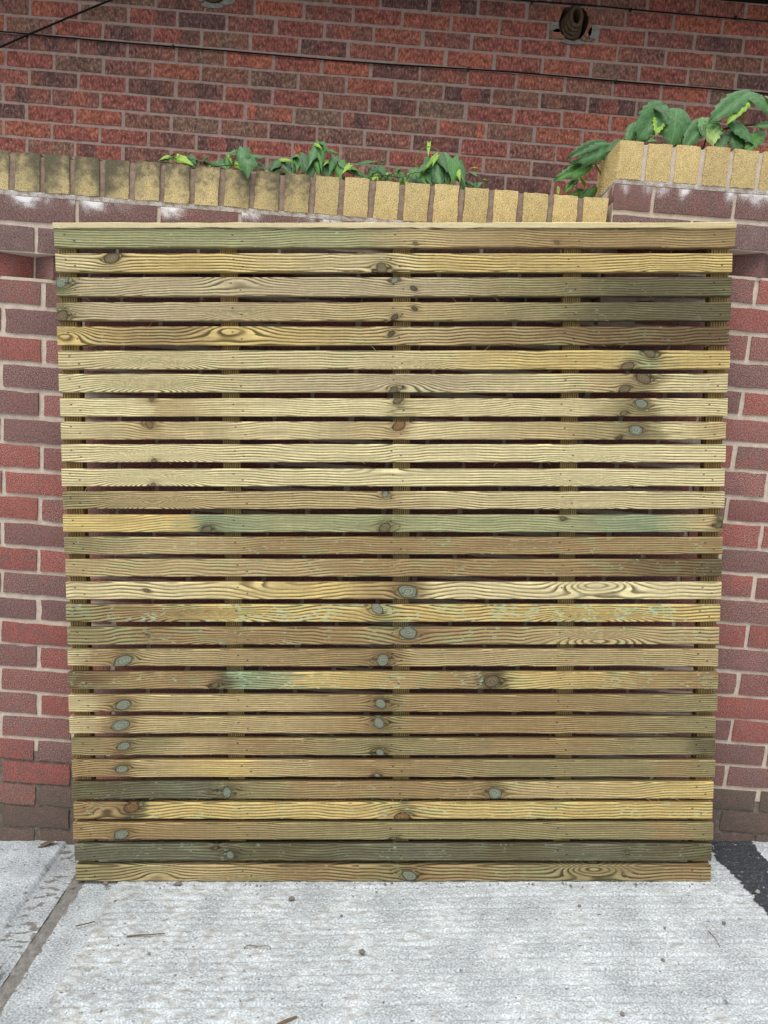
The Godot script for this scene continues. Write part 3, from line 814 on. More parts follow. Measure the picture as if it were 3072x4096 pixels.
	[4, 1.024, 2.163, -2.300, 1.029, 2.088, -2.240, 0.056, 1, 1], [4, 1.113, 2.159, -2.300, 1.039, 2.088, -2.240, 0.042, 3, 1], [4, 1.066, 2.266, -2.300, 0.934, 2.178, -2.240, 0.066, 0, 1], [4, 1.067, 2.253, -2.300, 0.986, 2.178, -2.240, 0.044, 2, 1],
	[4, 1.061, 2.263, -2.300, 1.107, 2.209, -2.240, 0.052, 0, 1], [4, 1.087, 2.172, -2.300, 1.118, 2.160, -2.240, 0.036, 3, 1], [4, 0.784, 2.230, -2.300, 0.805, 2.197, -2.240, 0.024, 1, 1], [4, 0.928, 2.183, -2.300, 0.911, 2.131, -2.240, 0.024, 1, 1],
	[4, 1.112, 2.252, -2.300, 1.113, 2.221, -2.240, 0.024, 4, 1],
]
# plant, thickness, colour, points
const STEMS := [
	[0, 0.0016, 1, [-0.636, 2.038, -2.200, -0.609, 2.039, -2.200, -0.559, 2.024, -2.200, -0.517, 2.025, -2.200, -0.467, 2.029, -2.200, -0.425, 2.032, -2.200, -0.397, 2.031, -2.200, -0.385, 2.042, -2.200]],
	[0, 0.0012, 0, [-0.597, 2.045, -2.240, -0.589, 2.068, -2.240, -0.566, 2.082, -2.240, -0.562, 2.066, -2.240]],
	[0, 0.0015, 1, [-0.429, 2.037, -2.220, -0.425, 2.054, -2.220]],
	[0, 0.0015, 0, [-0.528, 2.050, -2.260, -0.535, 2.032, -2.260]],
	[0, 0.0013, 0, [-0.608, 2.051, -2.240, -0.609, 2.061, -2.240, -0.599, 2.078, -2.240]],
	[1, 0.0018, 1, [-0.133, 2.048, -2.220, -0.127, 2.035, -2.220, -0.101, 2.020, -2.220, -0.059, 2.014, -2.220]],
	[1, 0.0012, 0, [-0.080, 2.016, -2.190, -0.065, 2.008, -2.190, -0.053, 1.994, -2.190]],
	[1, 0.0018, 0, [-0.190, 2.101, -2.260, -0.184, 2.085, -2.260, -0.178, 2.057, -2.260, -0.175, 2.020, -2.260]],
	[1, 0.0013, 1, [-0.041, 1.998, -2.190, 0.005, 2.001, -2.190, 0.050, 1.996, -2.190, 0.085, 2.008, -2.190, 0.101, 2.008, -2.190]],
	[1, 0.0012, 1, [-0.027, 2.037, -2.230, -0.017, 2.020, -2.230]],
	[2, 0.0013, 0, [0.098, 2.031, -2.230, 0.090, 2.048, -2.230, 0.093, 2.063, -2.230, 0.102, 2.080, -2.230, 0.125, 2.091, -2.230, 0.146, 2.087, -2.230, 0.155, 2.075, -2.230, 0.160, 2.058, -2.230]],
	[2, 0.0012, 1, [0.227, 2.034, -2.250, 0.247, 2.026, -2.250, 0.264, 2.014, -2.250, 0.272, 1.990, -2.250]],
	[2, 0.0011, 0, [0.284, 1.982, -2.230, 0.294, 2.005, -2.230]],
	[2, 0.0018, 0, [0.157, 2.073, -2.270, 0.159, 2.042, -2.270, 0.161, 2.004, -2.270]],
	[2, 0.0018, 0, [0.200, 2.064, -2.280, 0.203, 2.004, -2.280]],
	[3, 0.0030, 0, [0.669, 1.963, -2.330, 0.650, 2.042, -2.330, 0.640, 2.061, -2.330, 0.632, 2.080, -2.330, 0.643, 2.113, -2.330]],
	[3, 0.0020, 0, [0.637, 2.058, -2.320, 0.623, 2.073, -2.320, 0.591, 2.077, -2.320]],
	[3, 0.0020, 0, [0.599, 1.981, -2.320, 0.597, 2.011, -2.320]],
	[3, 0.0015, 0, [0.596, 1.995, -2.310, 0.564, 2.005, -2.310, 0.560, 2.010, -2.310]],
	[4, 0.0042, 1, [0.861, 2.118, -2.310, 0.877, 2.132, -2.310, 0.915, 2.145, -2.310, 0.969, 2.160, -2.310, 1.037, 2.174, -2.310, 1.091, 2.180, -2.310, 1.152, 2.187, -2.310]],
	[4, 0.0030, 1, [0.873, 2.129, -2.300, 0.860, 2.136, -2.300, 0.855, 2.151, -2.300]],
	[4, 0.0020, 0, [1.053, 2.172, -2.300, 1.054, 2.198, -2.300, 1.061, 2.241, -2.300, 1.065, 2.263, -2.300]],
	[4, 0.0020, 0, [0.972, 2.158, -2.300, 0.984, 2.154, -2.300]],
	[4, 0.0022, 0, [0.819, 2.211, -2.330, 0.825, 2.235, -2.330, 0.842, 2.209, -2.330, 0.866, 2.161, -2.330]],
	[4, 0.0020, 0, [1.119, 2.156, -2.300, 1.103, 2.165, -2.300, 1.086, 2.176, -2.300]],
	[4, 0.0020, 0, [0.938, 2.191, -2.310, 0.952, 2.183, -2.310, 0.972, 2.161, -2.310]],
]

# ---------------------------------------------------------------- the place
func _ready() -> void:
	rng.seed = 11
	# camera, sky, light
	var cam := Camera3D.new()
	cam.name = "camera"
	cam.fov = 69.32
	cam.near = 0.05
	cam.far = 200.0
	cam.position = Vector3(0, 1.338, 0)
	cam.rotation = Vector3(deg_to_rad(-7.6), 0, 0)
	add_child(cam)
	cam.current = true
	var env := Environment.new()
	env.background_mode = Environment.BG_SKY
	var sky_mat := ProceduralSkyMaterial.new()
	sky_mat.sky_top_color = Color(0.96, 0.985, 1.0)
	sky_mat.sky_horizon_color = Color(0.62, 0.64, 0.65)
	sky_mat.sky_curve = 0.35
	sky_mat.ground_bottom_color = Color(0.32, 0.31, 0.30)
	sky_mat.ground_horizon_color = Color(0.55, 0.55, 0.54)
	sky_mat.sun_angle_max = 1.0
	var sky := Sky.new()
	sky.sky_material = sky_mat
	env.sky = sky
	env.ambient_light_source = Environment.AMBIENT_SOURCE_SKY
	env.tonemap_mode = Environment.TONE_MAPPER_LINEAR
	env.tonemap_exposure = 1.85
	env.sdfgi_enabled = true
	env.ssao_enabled = true
	env.ssil_enabled = true
	var we := WorldEnvironment.new()
	we.environment = env
	add_child(we)
	var sun := DirectionalLight3D.new()
	sun.name = "sun"
	sun.light_energy = 0.42
	sun.light_color = Color(1.0, 0.98, 0.95)
	sun.light_angular_distance = 24.0
	sun.shadow_enabled = true
	sun.rotation_degrees = Vector3(-62, -24, 0)
	add_child(sun)

	build_ground()
	build_house()
	build_garden_wall()
	build_panel()
	build_plants()
	build_cables()
	build_hoses()
	build_litter()

func build_ground() -> void:
	gnoise = noise(81, 14.0, 3)
	gfine = noise(82, 70.0, 3)
	gwave = noise(83, 1.0, 2)
	var im := ground_image()
	var m := mat(tex(im), normal_of(im, 2.4), 0.8, 0.95)
	struct(sheet(-0.869, 1.5, GZ0, GZ1, 0.0065, 0.0035, 0.0, func(_x: float, _z: float) -> bool: return true), "driveway", m)
	struct(sheet(-1.5, -0.905, GZ0, GZ1, 0.006, 0.005, 0.0, func(_x: float, _z: float) -> bool: return true), "path_slab", m)
	# the same slabs farther from the panel
	var all := func(_x: float, _z: float) -> bool: return true
	struct(sheet(-0.866, 1.5, GZ1, 1.6, 0.026, 0.012, 0.0, all), "driveway", m)
	struct(sheet(1.5, 4.0, GZ0, 1.6, 0.04, 0.016, 0.0, all), "driveway", m)
	struct(sheet(-1.5, -0.909, GZ1, 1.6, 0.026, 0.02, 0.0, all), "path_slab", m)
	struct(sheet(-4.0, -1.5, GZ0, 1.6, 0.05, 0.03, 0.0, all), "path_slab", m)
	var dirt := tri_mat(grain_image(256, 91, Vector3(96, 94, 91), Vector3(142, 139, 135), 1.6), 6.0, 1.2)
	# silted joint between the two slabs: a shallow uneven fill
	var st := new_st(0)
	var jn := noise(93, 9.0, 3)
	var cols := 7
	var rows_ := 480
	var P := []
	for j in rows_ + 1:
		var z := lerpf(GZ0, 1.6, float(j) / rows_)
		var row := []
		for i in cols + 1:
			var x := lerpf(-0.914, -0.862, float(i) / cols) + jn.get_noise_2d(z * 2.0, i * 30.0) * 0.003
			row.append(Vector3(x, -0.0085 + jn.get_noise_2d(x * 9.0, z * 2.2) * 0.008 + (-0.002 if i == 0 or i == cols else 0.0), z))
		P.append(row)
	for j in rows_:
		for i in cols:
			quad(st, P[j][i], P[j][i + 1], P[j + 1][i + 1], P[j + 1][i], Vector2.ZERO, Vector2.RIGHT, Vector2.ONE, Vector2.DOWN)
	struct(done(st), "joint_silt", dirt)
	# bitumen strip brushed along the right of the slab
	var rag := noise(95, 9.0, 4)
	var bit := tri_mat(bitumen_image(), 3.2, 1.0, 0.75)
	struct(sheet(0.985, 1.175, -2.175, -0.6, 0.0035, 0.0035, 0.0035, func(x: float, z: float) -> bool:
		var l := 1.006 + 0.028 * smoothstep(-2.1, -1.9, z) + rag.get_noise_2d(z, 0.0) * 0.022 + rag.get_noise_2d(z * 6.0, 7.0) * 0.008
		var rr := 1.147 + rag.get_noise_2d(z, 50.0) * 0.016 + rag.get_noise_2d(z * 6.0, 57.0) * 0.006
		return x > l and x < rr and rag.get_noise_2d(x * 5.0, z * 5.0) < 0.42), "bitumen_strip", bit)
	# everything farther out
	var far_ := tri_mat(grain_image(512, 97, Vector3(150, 150, 150), Vector3(178, 178, 178), 1.0), 0.8, 0.6)
	far_.uv1_world_triplanar = true
	var st2 := new_st()
	var y := -0.016
	var U := Vector2(0.3, 0.3)
	quad(st2, Vector3(-60, y, -12), Vector3(60, y, -12), Vector3(60, y, 60), Vector3(-60, y, 60), U, U + Vector2.RIGHT, U + Vector2.ONE, U + Vector2.DOWN)
	struct(done(st2), "ground", far_)
	# planting bed behind the garden wall
	var soil := tri_mat(grain_image(256, 98, Vector3(44, 36, 28), Vector3(74, 62, 50), 1.2), 3.0, 1.0)
	struct(box_mesh(Vector3(-3.4, -0.02, -3.66), Vector3(3.4, 1.70, -2.45)), "soil_bed", soil)

func bitumen_image() -> Image:
	var sz := 384
	var a := noise_bytes(sz, sz, 101, 0.16, 3, 2.0, 1.0)
	var c := noise_bytes(sz, sz, 102, 0.03, 3)
	var d := noise_bytes(sz, sz, 103, 0.35, 2, 1.5, 1.0)
	var data := PackedByteArray()
	data.resize(sz * sz * 3)
	for i in sz * sz:
		var col := Vector3(56, 59, 64) * (1.0 + (d[i] - 128) * 0.004)
		var m := smoothstep(0.72, 0.86, a[i] * 0.0039 + (c[i] - 128) * 0.0012 + (d[i] - 128) * 0.001)
		col = col.lerp(Vector3(138, 138, 140), m * 0.8)
		data[i * 3] = b(col.x)
		data[i * 3 + 1] = b(col.y)
		data[i * 3 + 2] = b(col.z)
	return Image.create_from_data(sz, sz, false, Image.FORMAT_RGB8, data)

var hose_holes := [Vector2(0.638, 3.172), Vector2(-1.013, 3.206)]

func build_house() -> void:
	var house := base("brick_house", Vector3(0, 0, -3.67))
	house.rotation.z = ROLL
	tag(house, "red and purple brick house wall rising behind the garden wall", "building")
	var im := house_brick_image()
	var bm := mat(tex(im), normal_of(im, 5.0), 1.1, 0.92)
	var mortar := tri_mat(grain_image(256, 111, Vector3(144, 122, 114), Vector3(168, 146, 137), 1.0), 4.0, 0.8)
	var meshes := []
	for k in 48:
		meshes.append(brick_mesh(0.2115, 0.0630, 0.05, Rect2((k % 6) / 6.0 + 0.002, (k / 6) / 8.0 + 0.004, 1.0 / 6.0 - 0.004, 0.125 - 0.008), 300 + k))
	var holes := [ellipse(hose_holes[0], 0.067, 0.078, 6), ellipse(hose_holes[1], 0.067, 0.076, 7)]
	var far_st := SurfaceTool.new()
	far_st.begin(Mesh.PRIMITIVE_TRIANGLES)
	var last := -1
	for row in range(-1, 13):
		var y1 := 3.244 - 0.0757 * row
		var yc := y1 - 0.0379
		var phase := -1.858 + (0.1129 if posmod(row, 2) == 1 else 0.0) + rng.randf_range(-0.009, 0.009)
		if row == 0: phase += 0.030
		if row == 1: phase += 0.014
		for k in range(-9, 23):
			var xc := phase + 0.2258 * (k + 0.5)
			var pick := rng.randi() % 48
			if pick == last: pick = (pick + 5) % 48
			last = pick
			var at := Vector3(xc + rng.randf_range(-0.002, 0.002), yc + rng.randf_range(-0.0015, 0.0015), rng.randf_range(-0.0015, 0.0015))
			if xc < -2.35 or xc > 1.95:
				if row < 0 or row > 8: pass
				far_st.append_from(meshes[pick], 0, Transform3D(Basis.IDENTITY, at))
				continue
			var cut := false
			for h: PackedVector2Array in holes:
				var rect := PackedVector2Array([Vector2(at.x - 0.107, at.y - 0.0325), Vector2(at.x + 0.107, at.y - 0.0325), Vector2(at.x + 0.107, at.y + 0.0325), Vector2(at.x - 0.107, at.y + 0.0325)])
				if Geometry2D.intersect_polygons(rect, h).is_empty(): continue
				cut = true
				for p: PackedVector2Array in Geometry2D.clip_polygons(rect, h):
					put(outline_mesh(p, 0.0, -0.09, Rect2((pick % 6) / 6.0 + 0.002, (pick / 6) / 8.0 + 0.004, 0.163, 0.117), Rect2(at.x - 0.107, at.y - 0.0325, 0.214, 0.065)), "brick", bm, house)
			if not cut:
				var o := put(meshes[pick], "brick", bm, house, at)
				o.rotation.z = (PI if rng.randf() < 0.5 else 0.0) + rng.randf_range(-0.006, 0.006)
				o.scale = Vector3(rng.randf_range(0.982, 1.012), rng.randf_range(0.95, 1.03), 1.0)
	var far_o := put(far_st.commit(), "far_bricks", bm, house)
	far_o.set_meta("kind", "stuff")
	# mortar sheet, with the two holes left open
	var cuts := [-4.0, hose_holes[1].x, hose_holes[0].x, 4.0]
	for k in 3:
		var polys := [PackedVector2Array([Vector2(cuts[k], 2.2), Vector2(cuts[k + 1], 2.2), Vector2(cuts[k + 1], 3.33), Vector2(cuts[k], 3.33)])]
		for h: PackedVector2Array in holes:
			polys = Geometry2D.clip_polygons(polys[0], h)
		put(outline_mesh(polys[0], -0.0045, -0.09, Rect2(0, 0, 1, 1), Rect2(-1, -1, 2, 2)), "mortar", mortar, house)
	put(box_mesh(Vector3(-4.0, -0.4, -0.3), Vector3(4.0, 2.2, -0.006)), "lower_wall", mortar, house)
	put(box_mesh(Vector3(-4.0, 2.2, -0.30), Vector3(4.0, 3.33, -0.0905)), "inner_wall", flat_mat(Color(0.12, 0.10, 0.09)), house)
	# eaves
	var dark_board := flat_mat(Color(0.10, 0.095, 0.09), 0.6)
	put(box_mesh(Vector3(-4.0, 3.318, -0.05), Vector3(4.0, 3.332, 0.36)), "soffit", dark_board, house)
	put(box_mesh(Vector3(-4.0, 3.312, 0.362), Vector3(4.0, 3.50, 0.384)), "fascia", dark_board, house)
	var roof := flat_mat(Color(0.28, 0.2, 0.17), 0.9)
	var st := new_st()
	var U := Vector2(0.2, 0.2)
	quad(st, Vector3(-4, 4.8, -2.0), Vector3(4, 4.8, -2.0), Vector3(4, 3.52, 0.44), Vector3(-4, 3.52, 0.44), U, U, U, U)
	quad(st, Vector3(4, 4.78, -2.0), Vector3(-4, 4.78, -2.0), Vector3(-4, 3.505, 0.44), Vector3(4, 3.505, 0.44), U, U, U, U)
	put(done(st), "roof", roof, house)
	# chipped repair mortar and broken brick faces round the holes
	var chip := tri_mat(grain_image(128, 113, Vector3(140, 92, 76), Vector3(168, 120, 98), 1.6), 7.0, 1.2)
	var grey := tri_mat(grain_image(128, 115, Vector3(112, 112, 106), Vector3(150, 150, 144), 1.4), 7.0, 1.2)
	for q in [[0.565, 3.147, 0.034, 0.022, 1], [0.575, 3.12, 0.035, 0.02, 0], [0.706, 3.145, 0.02, 0.03, 0], [0.735, 3.135, 0.026, 0.026, 1], [0.565, 3.195, 0.022, 0.024, 0], [0.645, 3.089, 0.055, 0.010, 1], [-1.075, 3.165, 0.03, 0.03, 1], [-0.955, 3.155, 0.04, 0.026, 1], [-1.02, 3.122, 0.05, 0.012, 1]]:
		var p := ellipse(Vector2(q[0], q[1]), q[2], q[3], int(q[0] * 1000) + 2000, 16)
		var pieces := [p]
		for h: PackedVector2Array in holes:
			var nxt := []
			for pp: PackedVector2Array in pieces: nxt.append_array(Geometry2D.clip_polygons(pp, h))
			pieces = nxt
		for pp: PackedVector2Array in pieces:
			put(outline_mesh(pp, 0.0035, -0.006, Rect2(0, 0, 1, 1), Rect2(-1, -1, 2, 2)), "repair_mortar", grey if q[4] == 1 else chip, house)

# top of course j of the garden wall
func course(j: float) -> float:
	return 1.557 - 0.0785 * j + 0.00013 * j * j

func build_garden_wall() -> void:
	var wall := base("garden_wall", Vector3(0, 0, -2.17))
	wall.rotation.z = ROLL
	tag(wall, "purple-red brick garden wall with yellow brick coping, stepping up at the right", "wall")
	var im := garden_brick_image()
	var bm := mat(tex(im), normal_of(im, 4.0), 1.1, 0.93)
	var ci := coping_image()
	var cm := mat(tex(ci), normal_of(ci, 4.0), 1.0, 0.95)
	var mortar := tri_mat(grain_image(256, 121, Vector3(182, 165, 150), Vector3(206, 191, 177), 1.0), 4.0, 0.9)
	var coping_mortar := tri_mat(grain_image(256, 123, Vector3(122, 103, 91), Vector3(158, 138, 122), 1.2), 5.0, 1.0)
	var salt := tri_mat(grain_image(256, 125, Vector3(140, 124, 112), Vector3(214, 210, 206), 1.6), 5.0, 0.9)
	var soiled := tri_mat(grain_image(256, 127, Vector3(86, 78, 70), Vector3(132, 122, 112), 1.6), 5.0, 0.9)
	var cell := func(k: int) -> Rect2: return Rect2((k % 4) / 4.0 + 0.003, (k / 4) / 15.0 + 0.002, 0.25 - 0.006, 1.0 / 15.0 - 0.004)
	var meshes := []
	for k in 56: meshes.append(brick_mesh(0.2118, 0.0638, 0.05, cell.call(k), 500 + k, 0.0019))
	var left_end := 0.482
	var right_start := 0.494
	# plain courses
	var far_st := SurfaceTool.new()
	far_st.begin(Mesh.PRIMITIVE_TRIANGLES)
	for j in range(-3, 24):
		var y1 := course(j)
		var y0 := course(j + 1)
		var yc := (y0 + y1) * 0.5
		var phase := -1.094 + (0.1125 if posmod(j, 2) == 0 else 0.0) + rng.randf_range(-0.005, 0.005)
		for k in range(-7, 18):
			var xc := phase + 0.225 * (k + 0.5)
			if j < -1 and xc < right_start + 0.02: continue
			# wholly under the ground?
			if y1 * cos(ROLL) + xc * sin(ROLL) < -0.02: continue
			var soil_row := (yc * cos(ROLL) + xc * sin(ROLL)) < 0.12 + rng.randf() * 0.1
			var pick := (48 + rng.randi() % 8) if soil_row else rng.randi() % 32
			var at := Vector3(xc + rng.randf_range(-0.002, 0.002), yc + rng.randf_range(-0.0015, 0.0015), rng.randf_range(-0.0015, 0.0015))
			if j < -1 and xc - 0.108 < right_start:
				var x0 := right_start
				var x1 := at.x + 0.108
				var w := x1 - x0
				put(brick_mesh(w, 0.0665, 0.05, cell.call(pick), 900 + j, 0.0012), "brick", bm, wall, Vector3((x0 + x1) * 0.5, at.y, at.z))
				continue
			if absf(xc) > 1.32:
				far_st.append_from(meshes[pick], 0, Transform3D(Basis.IDENTITY, at))
				continue
			var o := put(meshes[pick], "brick", bm, wall, at)
			o.rotation.z = (PI if rng.randf() < 0.5 else 0.0) + rng.randf_range(-0.007, 0.007)
			o.scale = Vector3(rng.randf_range(0.98, 1.012), rng.randf_range(0.95, 1.035), 1.0)
	var fo := put(far_st.commit(), "far_bricks", bm, wall)
	fo.set_meta("kind", "stuff")
	put(box_mesh(Vector3(-2.9, 0.22, -0.2), Vector3(3.1, 1.6305, -0.0065)), "mortar", mortar, wall)
	put(box_mesh(Vector3(right_start, 1.6305, -0.2), Vector3(3.1, 1.788, -0.0065)), "mortar", mortar, wall)
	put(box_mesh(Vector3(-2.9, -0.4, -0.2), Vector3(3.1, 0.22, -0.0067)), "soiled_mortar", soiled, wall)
	# dog-tooth course, oversailing band and coping, once for the low part and once for the tall part
	for part in 2:
		var dy := 0.0 if part == 0 else 0.1545
		var xa := -2.9 if part == 0 else right_start
		var xb := left_end if part == 0 else 3.1
		# teeth
		var tip := -1.062 if part == 0 else 0.935
		for k in range(-13, 14):
			var x := tip + 0.159 * k
			if x < maxf(xa, -1.5) - 0.03 or x > minf(xb, 1.5) + 0.03: continue
			var st := new_st()
			var c: Rect2 = cell.call(rng.randi() % 32)
			var h0 := 1.640 + dy
			var h1 := 1.7045 + dy
			var hw := 0.0765
			var L := Vector3(maxf(x - hw, xa), 0, -0.0545)
			var T := Vector3(clampf(x, xa, xb), 0, 0.004)
			var R := Vector3(minf(x + hw, xb), 0, -0.0545)
			for f in [[L, T, 0.0, 0.5], [T, R, 0.5, 1.0]]:
				var A: Vector3 = f[0]
				var B: Vector3 = f[1]
				quad(st, A + Vector3.UP * h1, B + Vector3.UP * h1, B + Vector3.UP * h0, A + Vector3.UP * h0, c.position + Vector2(f[2], 0) * c.size, c.position + Vector2(f[3], 0) * c.size, c.position + Vector2(f[3], 1) * c.size, c.position + Vector2(f[2], 1) * c.size)
			for p in [L, T, R]:
				st.set_uv(c.position)
				st.add_vertex(p + Vector3.UP * h1)
			for p in [L, R, T]:
				st.set_uv(c.position)
				st.add_vertex(p + Vector3.UP * h0)
			put(done(st), "tooth_brick", bm, wall)
		put(box_mesh(Vector3(xa, 1.6305 + dy, -0.2), Vector3(xb, 1.709 + dy, -0.0555)), "mortar", mortar, wall)
		# mortar bed under the teeth and soffit bed over them
		put(box_mesh(Vector3(xa, 1.6307 + dy, -0.0553), Vector3(xb, 1.6395 + dy, -0.004)), "bed_mortar", mortar, wall)
		put(box_mesh(Vector3(xa, 1.7048 + dy, -0.2), Vector3(xb, 1.864 + dy, 0.0135)), "band_mortar", mortar, wall)
		# two oversailing courses
		for row in 2:
			var yc := 1.823 + dy if row == 0 else 1.742 + dy
			if part == 1: yc -= 0.001
			var ph := (-0.992 if row == 0 else -1.105) if part == 0 else (0.603 if row == 0 else 0.719)
			for k in range(-8, 14):
				var x0 := ph + 0.2263 * k + 0.0055
				var x1 := x0 + 0.2153
				if x1 < xa + 0.02 or x0 > xb - 0.02: continue
				if absf((x0 + x1) * 0.5) > 1.6: continue
				x0 = maxf(x0, xa)
				x1 = minf(x1, xb)
				var pick := 32 + rng.randi() % 16 if row == 0 else rng.randi() % 32
				if row == 1: pick = 56 + rng.randi() % 4
				put(brick_mesh(x1 - x0, 0.0655, 0.07, cell.call(pick), 1200 + k * 3 + row + part * 100, 0.0012), "band_brick", bm, wall, Vector3((x0 + x1) * 0.5, yc, 0.02))
		# coping: bricks on edge
		var first := -1.165 - 0.083 * 5 if part == 0 else 0.494
		var pitch := 0.083 if part == 0 else 0.0797
		put(box_mesh(Vector3(maxf(xa, -1.62), 1.8568 + dy, -0.19), Vector3(minf(xb, 1.62) - 0.004, 1.8693 + dy, 0.0165)), "salt_mortar", salt, wall)
		var cells := func(k: int) -> int: return clampi(k - 2, 0, 31) if part == 0 else 24 + k % 8
		for k in 26 if part == 0 else 15:
			var x0 := first + pitch * k + rng.randf_range(-0.001, 0.001)
			if x0 > xb - 0.05: break
			var w := 0.0662 + rng.randf_range(-0.0012, 0.0012)
			if part == 1: w = 0.0650
			var hh := 0.1005 + rng.randf_range(-0.002, 0.002)
			var cc: int = cells.call(k)
			var cr := Rect2((cc % 8) / 8.0 + 0.004, (cc / 8) / 4.0 + 0.004, 0.117, 0.242)
			var o := put(brick_mesh(w, hh, 0.212, cr, 1500 + k + part * 60, 0.0014, 4, 4), "coping_brick", cm, wall, Vector3(x0 + w * 0.5, 1.8695 + dy + hh * 0.5, 0.0205 + rng.randf_range(-0.0015, 0.0015)))
			o.rotation.z = rng.randf_range(-0.008, 0.008)
			# joint to the next brick
			if x0 + pitch < xb - 0.03:
				var top := 1.9665 + dy - rng.randf_range(0.0, 0.004)
				put(box_mesh(Vector3(x0 + w - 0.0005, 1.8697 + dy, -0.188), Vector3(x0 + pitch + 0.0005, top, 0.0135)), "coping_joint", coping_mortar if part == 0 else mortar, wall)

func build_panel() -> void:
	var panel := base("slatted_fence_panel", Vector3(0.0265, 0.0035, -1.9714))
	panel.rotation.x = PANEL_LEAN
	tag(panel, "large slatted timber fence panel leaning against the garden wall", "fence panel")
	var im := wood_image()
	var rows := SLATS.size() + 3
	var wm := mat(tex(im), normal_of(im, 2.6), 0.8, 0.82)
	var bottoms := [1.7806, 1.7158, 1.652, 1.5866, 1.5209, 1.4562, 1.3936, 1.3282, 1.265, 1.2028, 1.1365, 1.0737, 1.0093, 0.9472, 0.8848, 0.8209, 0.7566, 0.692, 0.6298, 0.5646, 0.4991, 0.436, 0.3726, 0.3089, 0.245, 0.1848, 0.1244, 0.061, 0.0]
	for k in bottoms.size():
		var h := 0.0488 + rng.randf_range(-0.0008, 0.0008)
		var x0 := -0.915 + rng.randf_range(-0.0022, 0.0022)
		var x1 := 0.915 + rng.randf_range(-0.003, 0.002)
		if k == 0:
			x1 = 0.9195
			h = 0.0485
		if k >= 12: h -= 0.001
		var y0: float = bottoms[k]
		put(board_mesh(x0, x1, y0, y0 + h, rng.randf_range(-0.0008, 0.0008), -0.0202, k, 700 + k, rows), "slat", wm, panel)
	# capping strip laid along the top
	put(board_mesh(-0.9155, 0.9195, 1.8302, 1.8442, 0.006, -0.050, SLATS.size() + 1, 760, rows), "capping_strip", wm, panel)
	# upright battens
	for q in [-0.890, -0.450, 0.022, 0.488, 0.890]:
		put(board_mesh(0.012, 1.829, q - 0.024, q + 0.024, -0.0208, -0.0515, SLATS.size() if absf(q) > 0.5 else SLATS.size() + 2, 770 + int(q * 100), rows, true), "batten", wm, panel)
	# torn fibres hanging from the sawn edges
	var fibre := flat_mat(Color(0.66, 0.56, 0.38), 0.9)
	var st := new_st()
	for q in [[2, 26], [3, 8], [4, 20], [9, 8], [10, 8], [16, 5], [24, 26], [26, 5]]:
		for n in q[1]:
			var x := rng.randf_range(-0.88, 0.9)
			var y: float = bottoms[q[0]]
			var l := rng.randf_range(0.007, 0.024)
			var a := rng.randf_range(-1.0, 1.0)
			var p0 := Vector3(x, y + 0.001, rng.randf_range(-0.014, -0.001))
			var d := Vector3(cos(a * 1.3) * (1.0 if rng.randf() < 0.5 else -1.0), -absf(sin(a)) * 0.7, rng.randf_range(-0.1, 0.35)).normalized()
			add_tube(st, [p0, p0 + d * l * 0.5 + Vector3(0, 0.0012, 0), p0 + d * l], 0.0009, 0.0004, 4)
	var sp := put(done(st), "torn_fibres", fibre, panel)
	sp.set_meta("kind", "stuff")

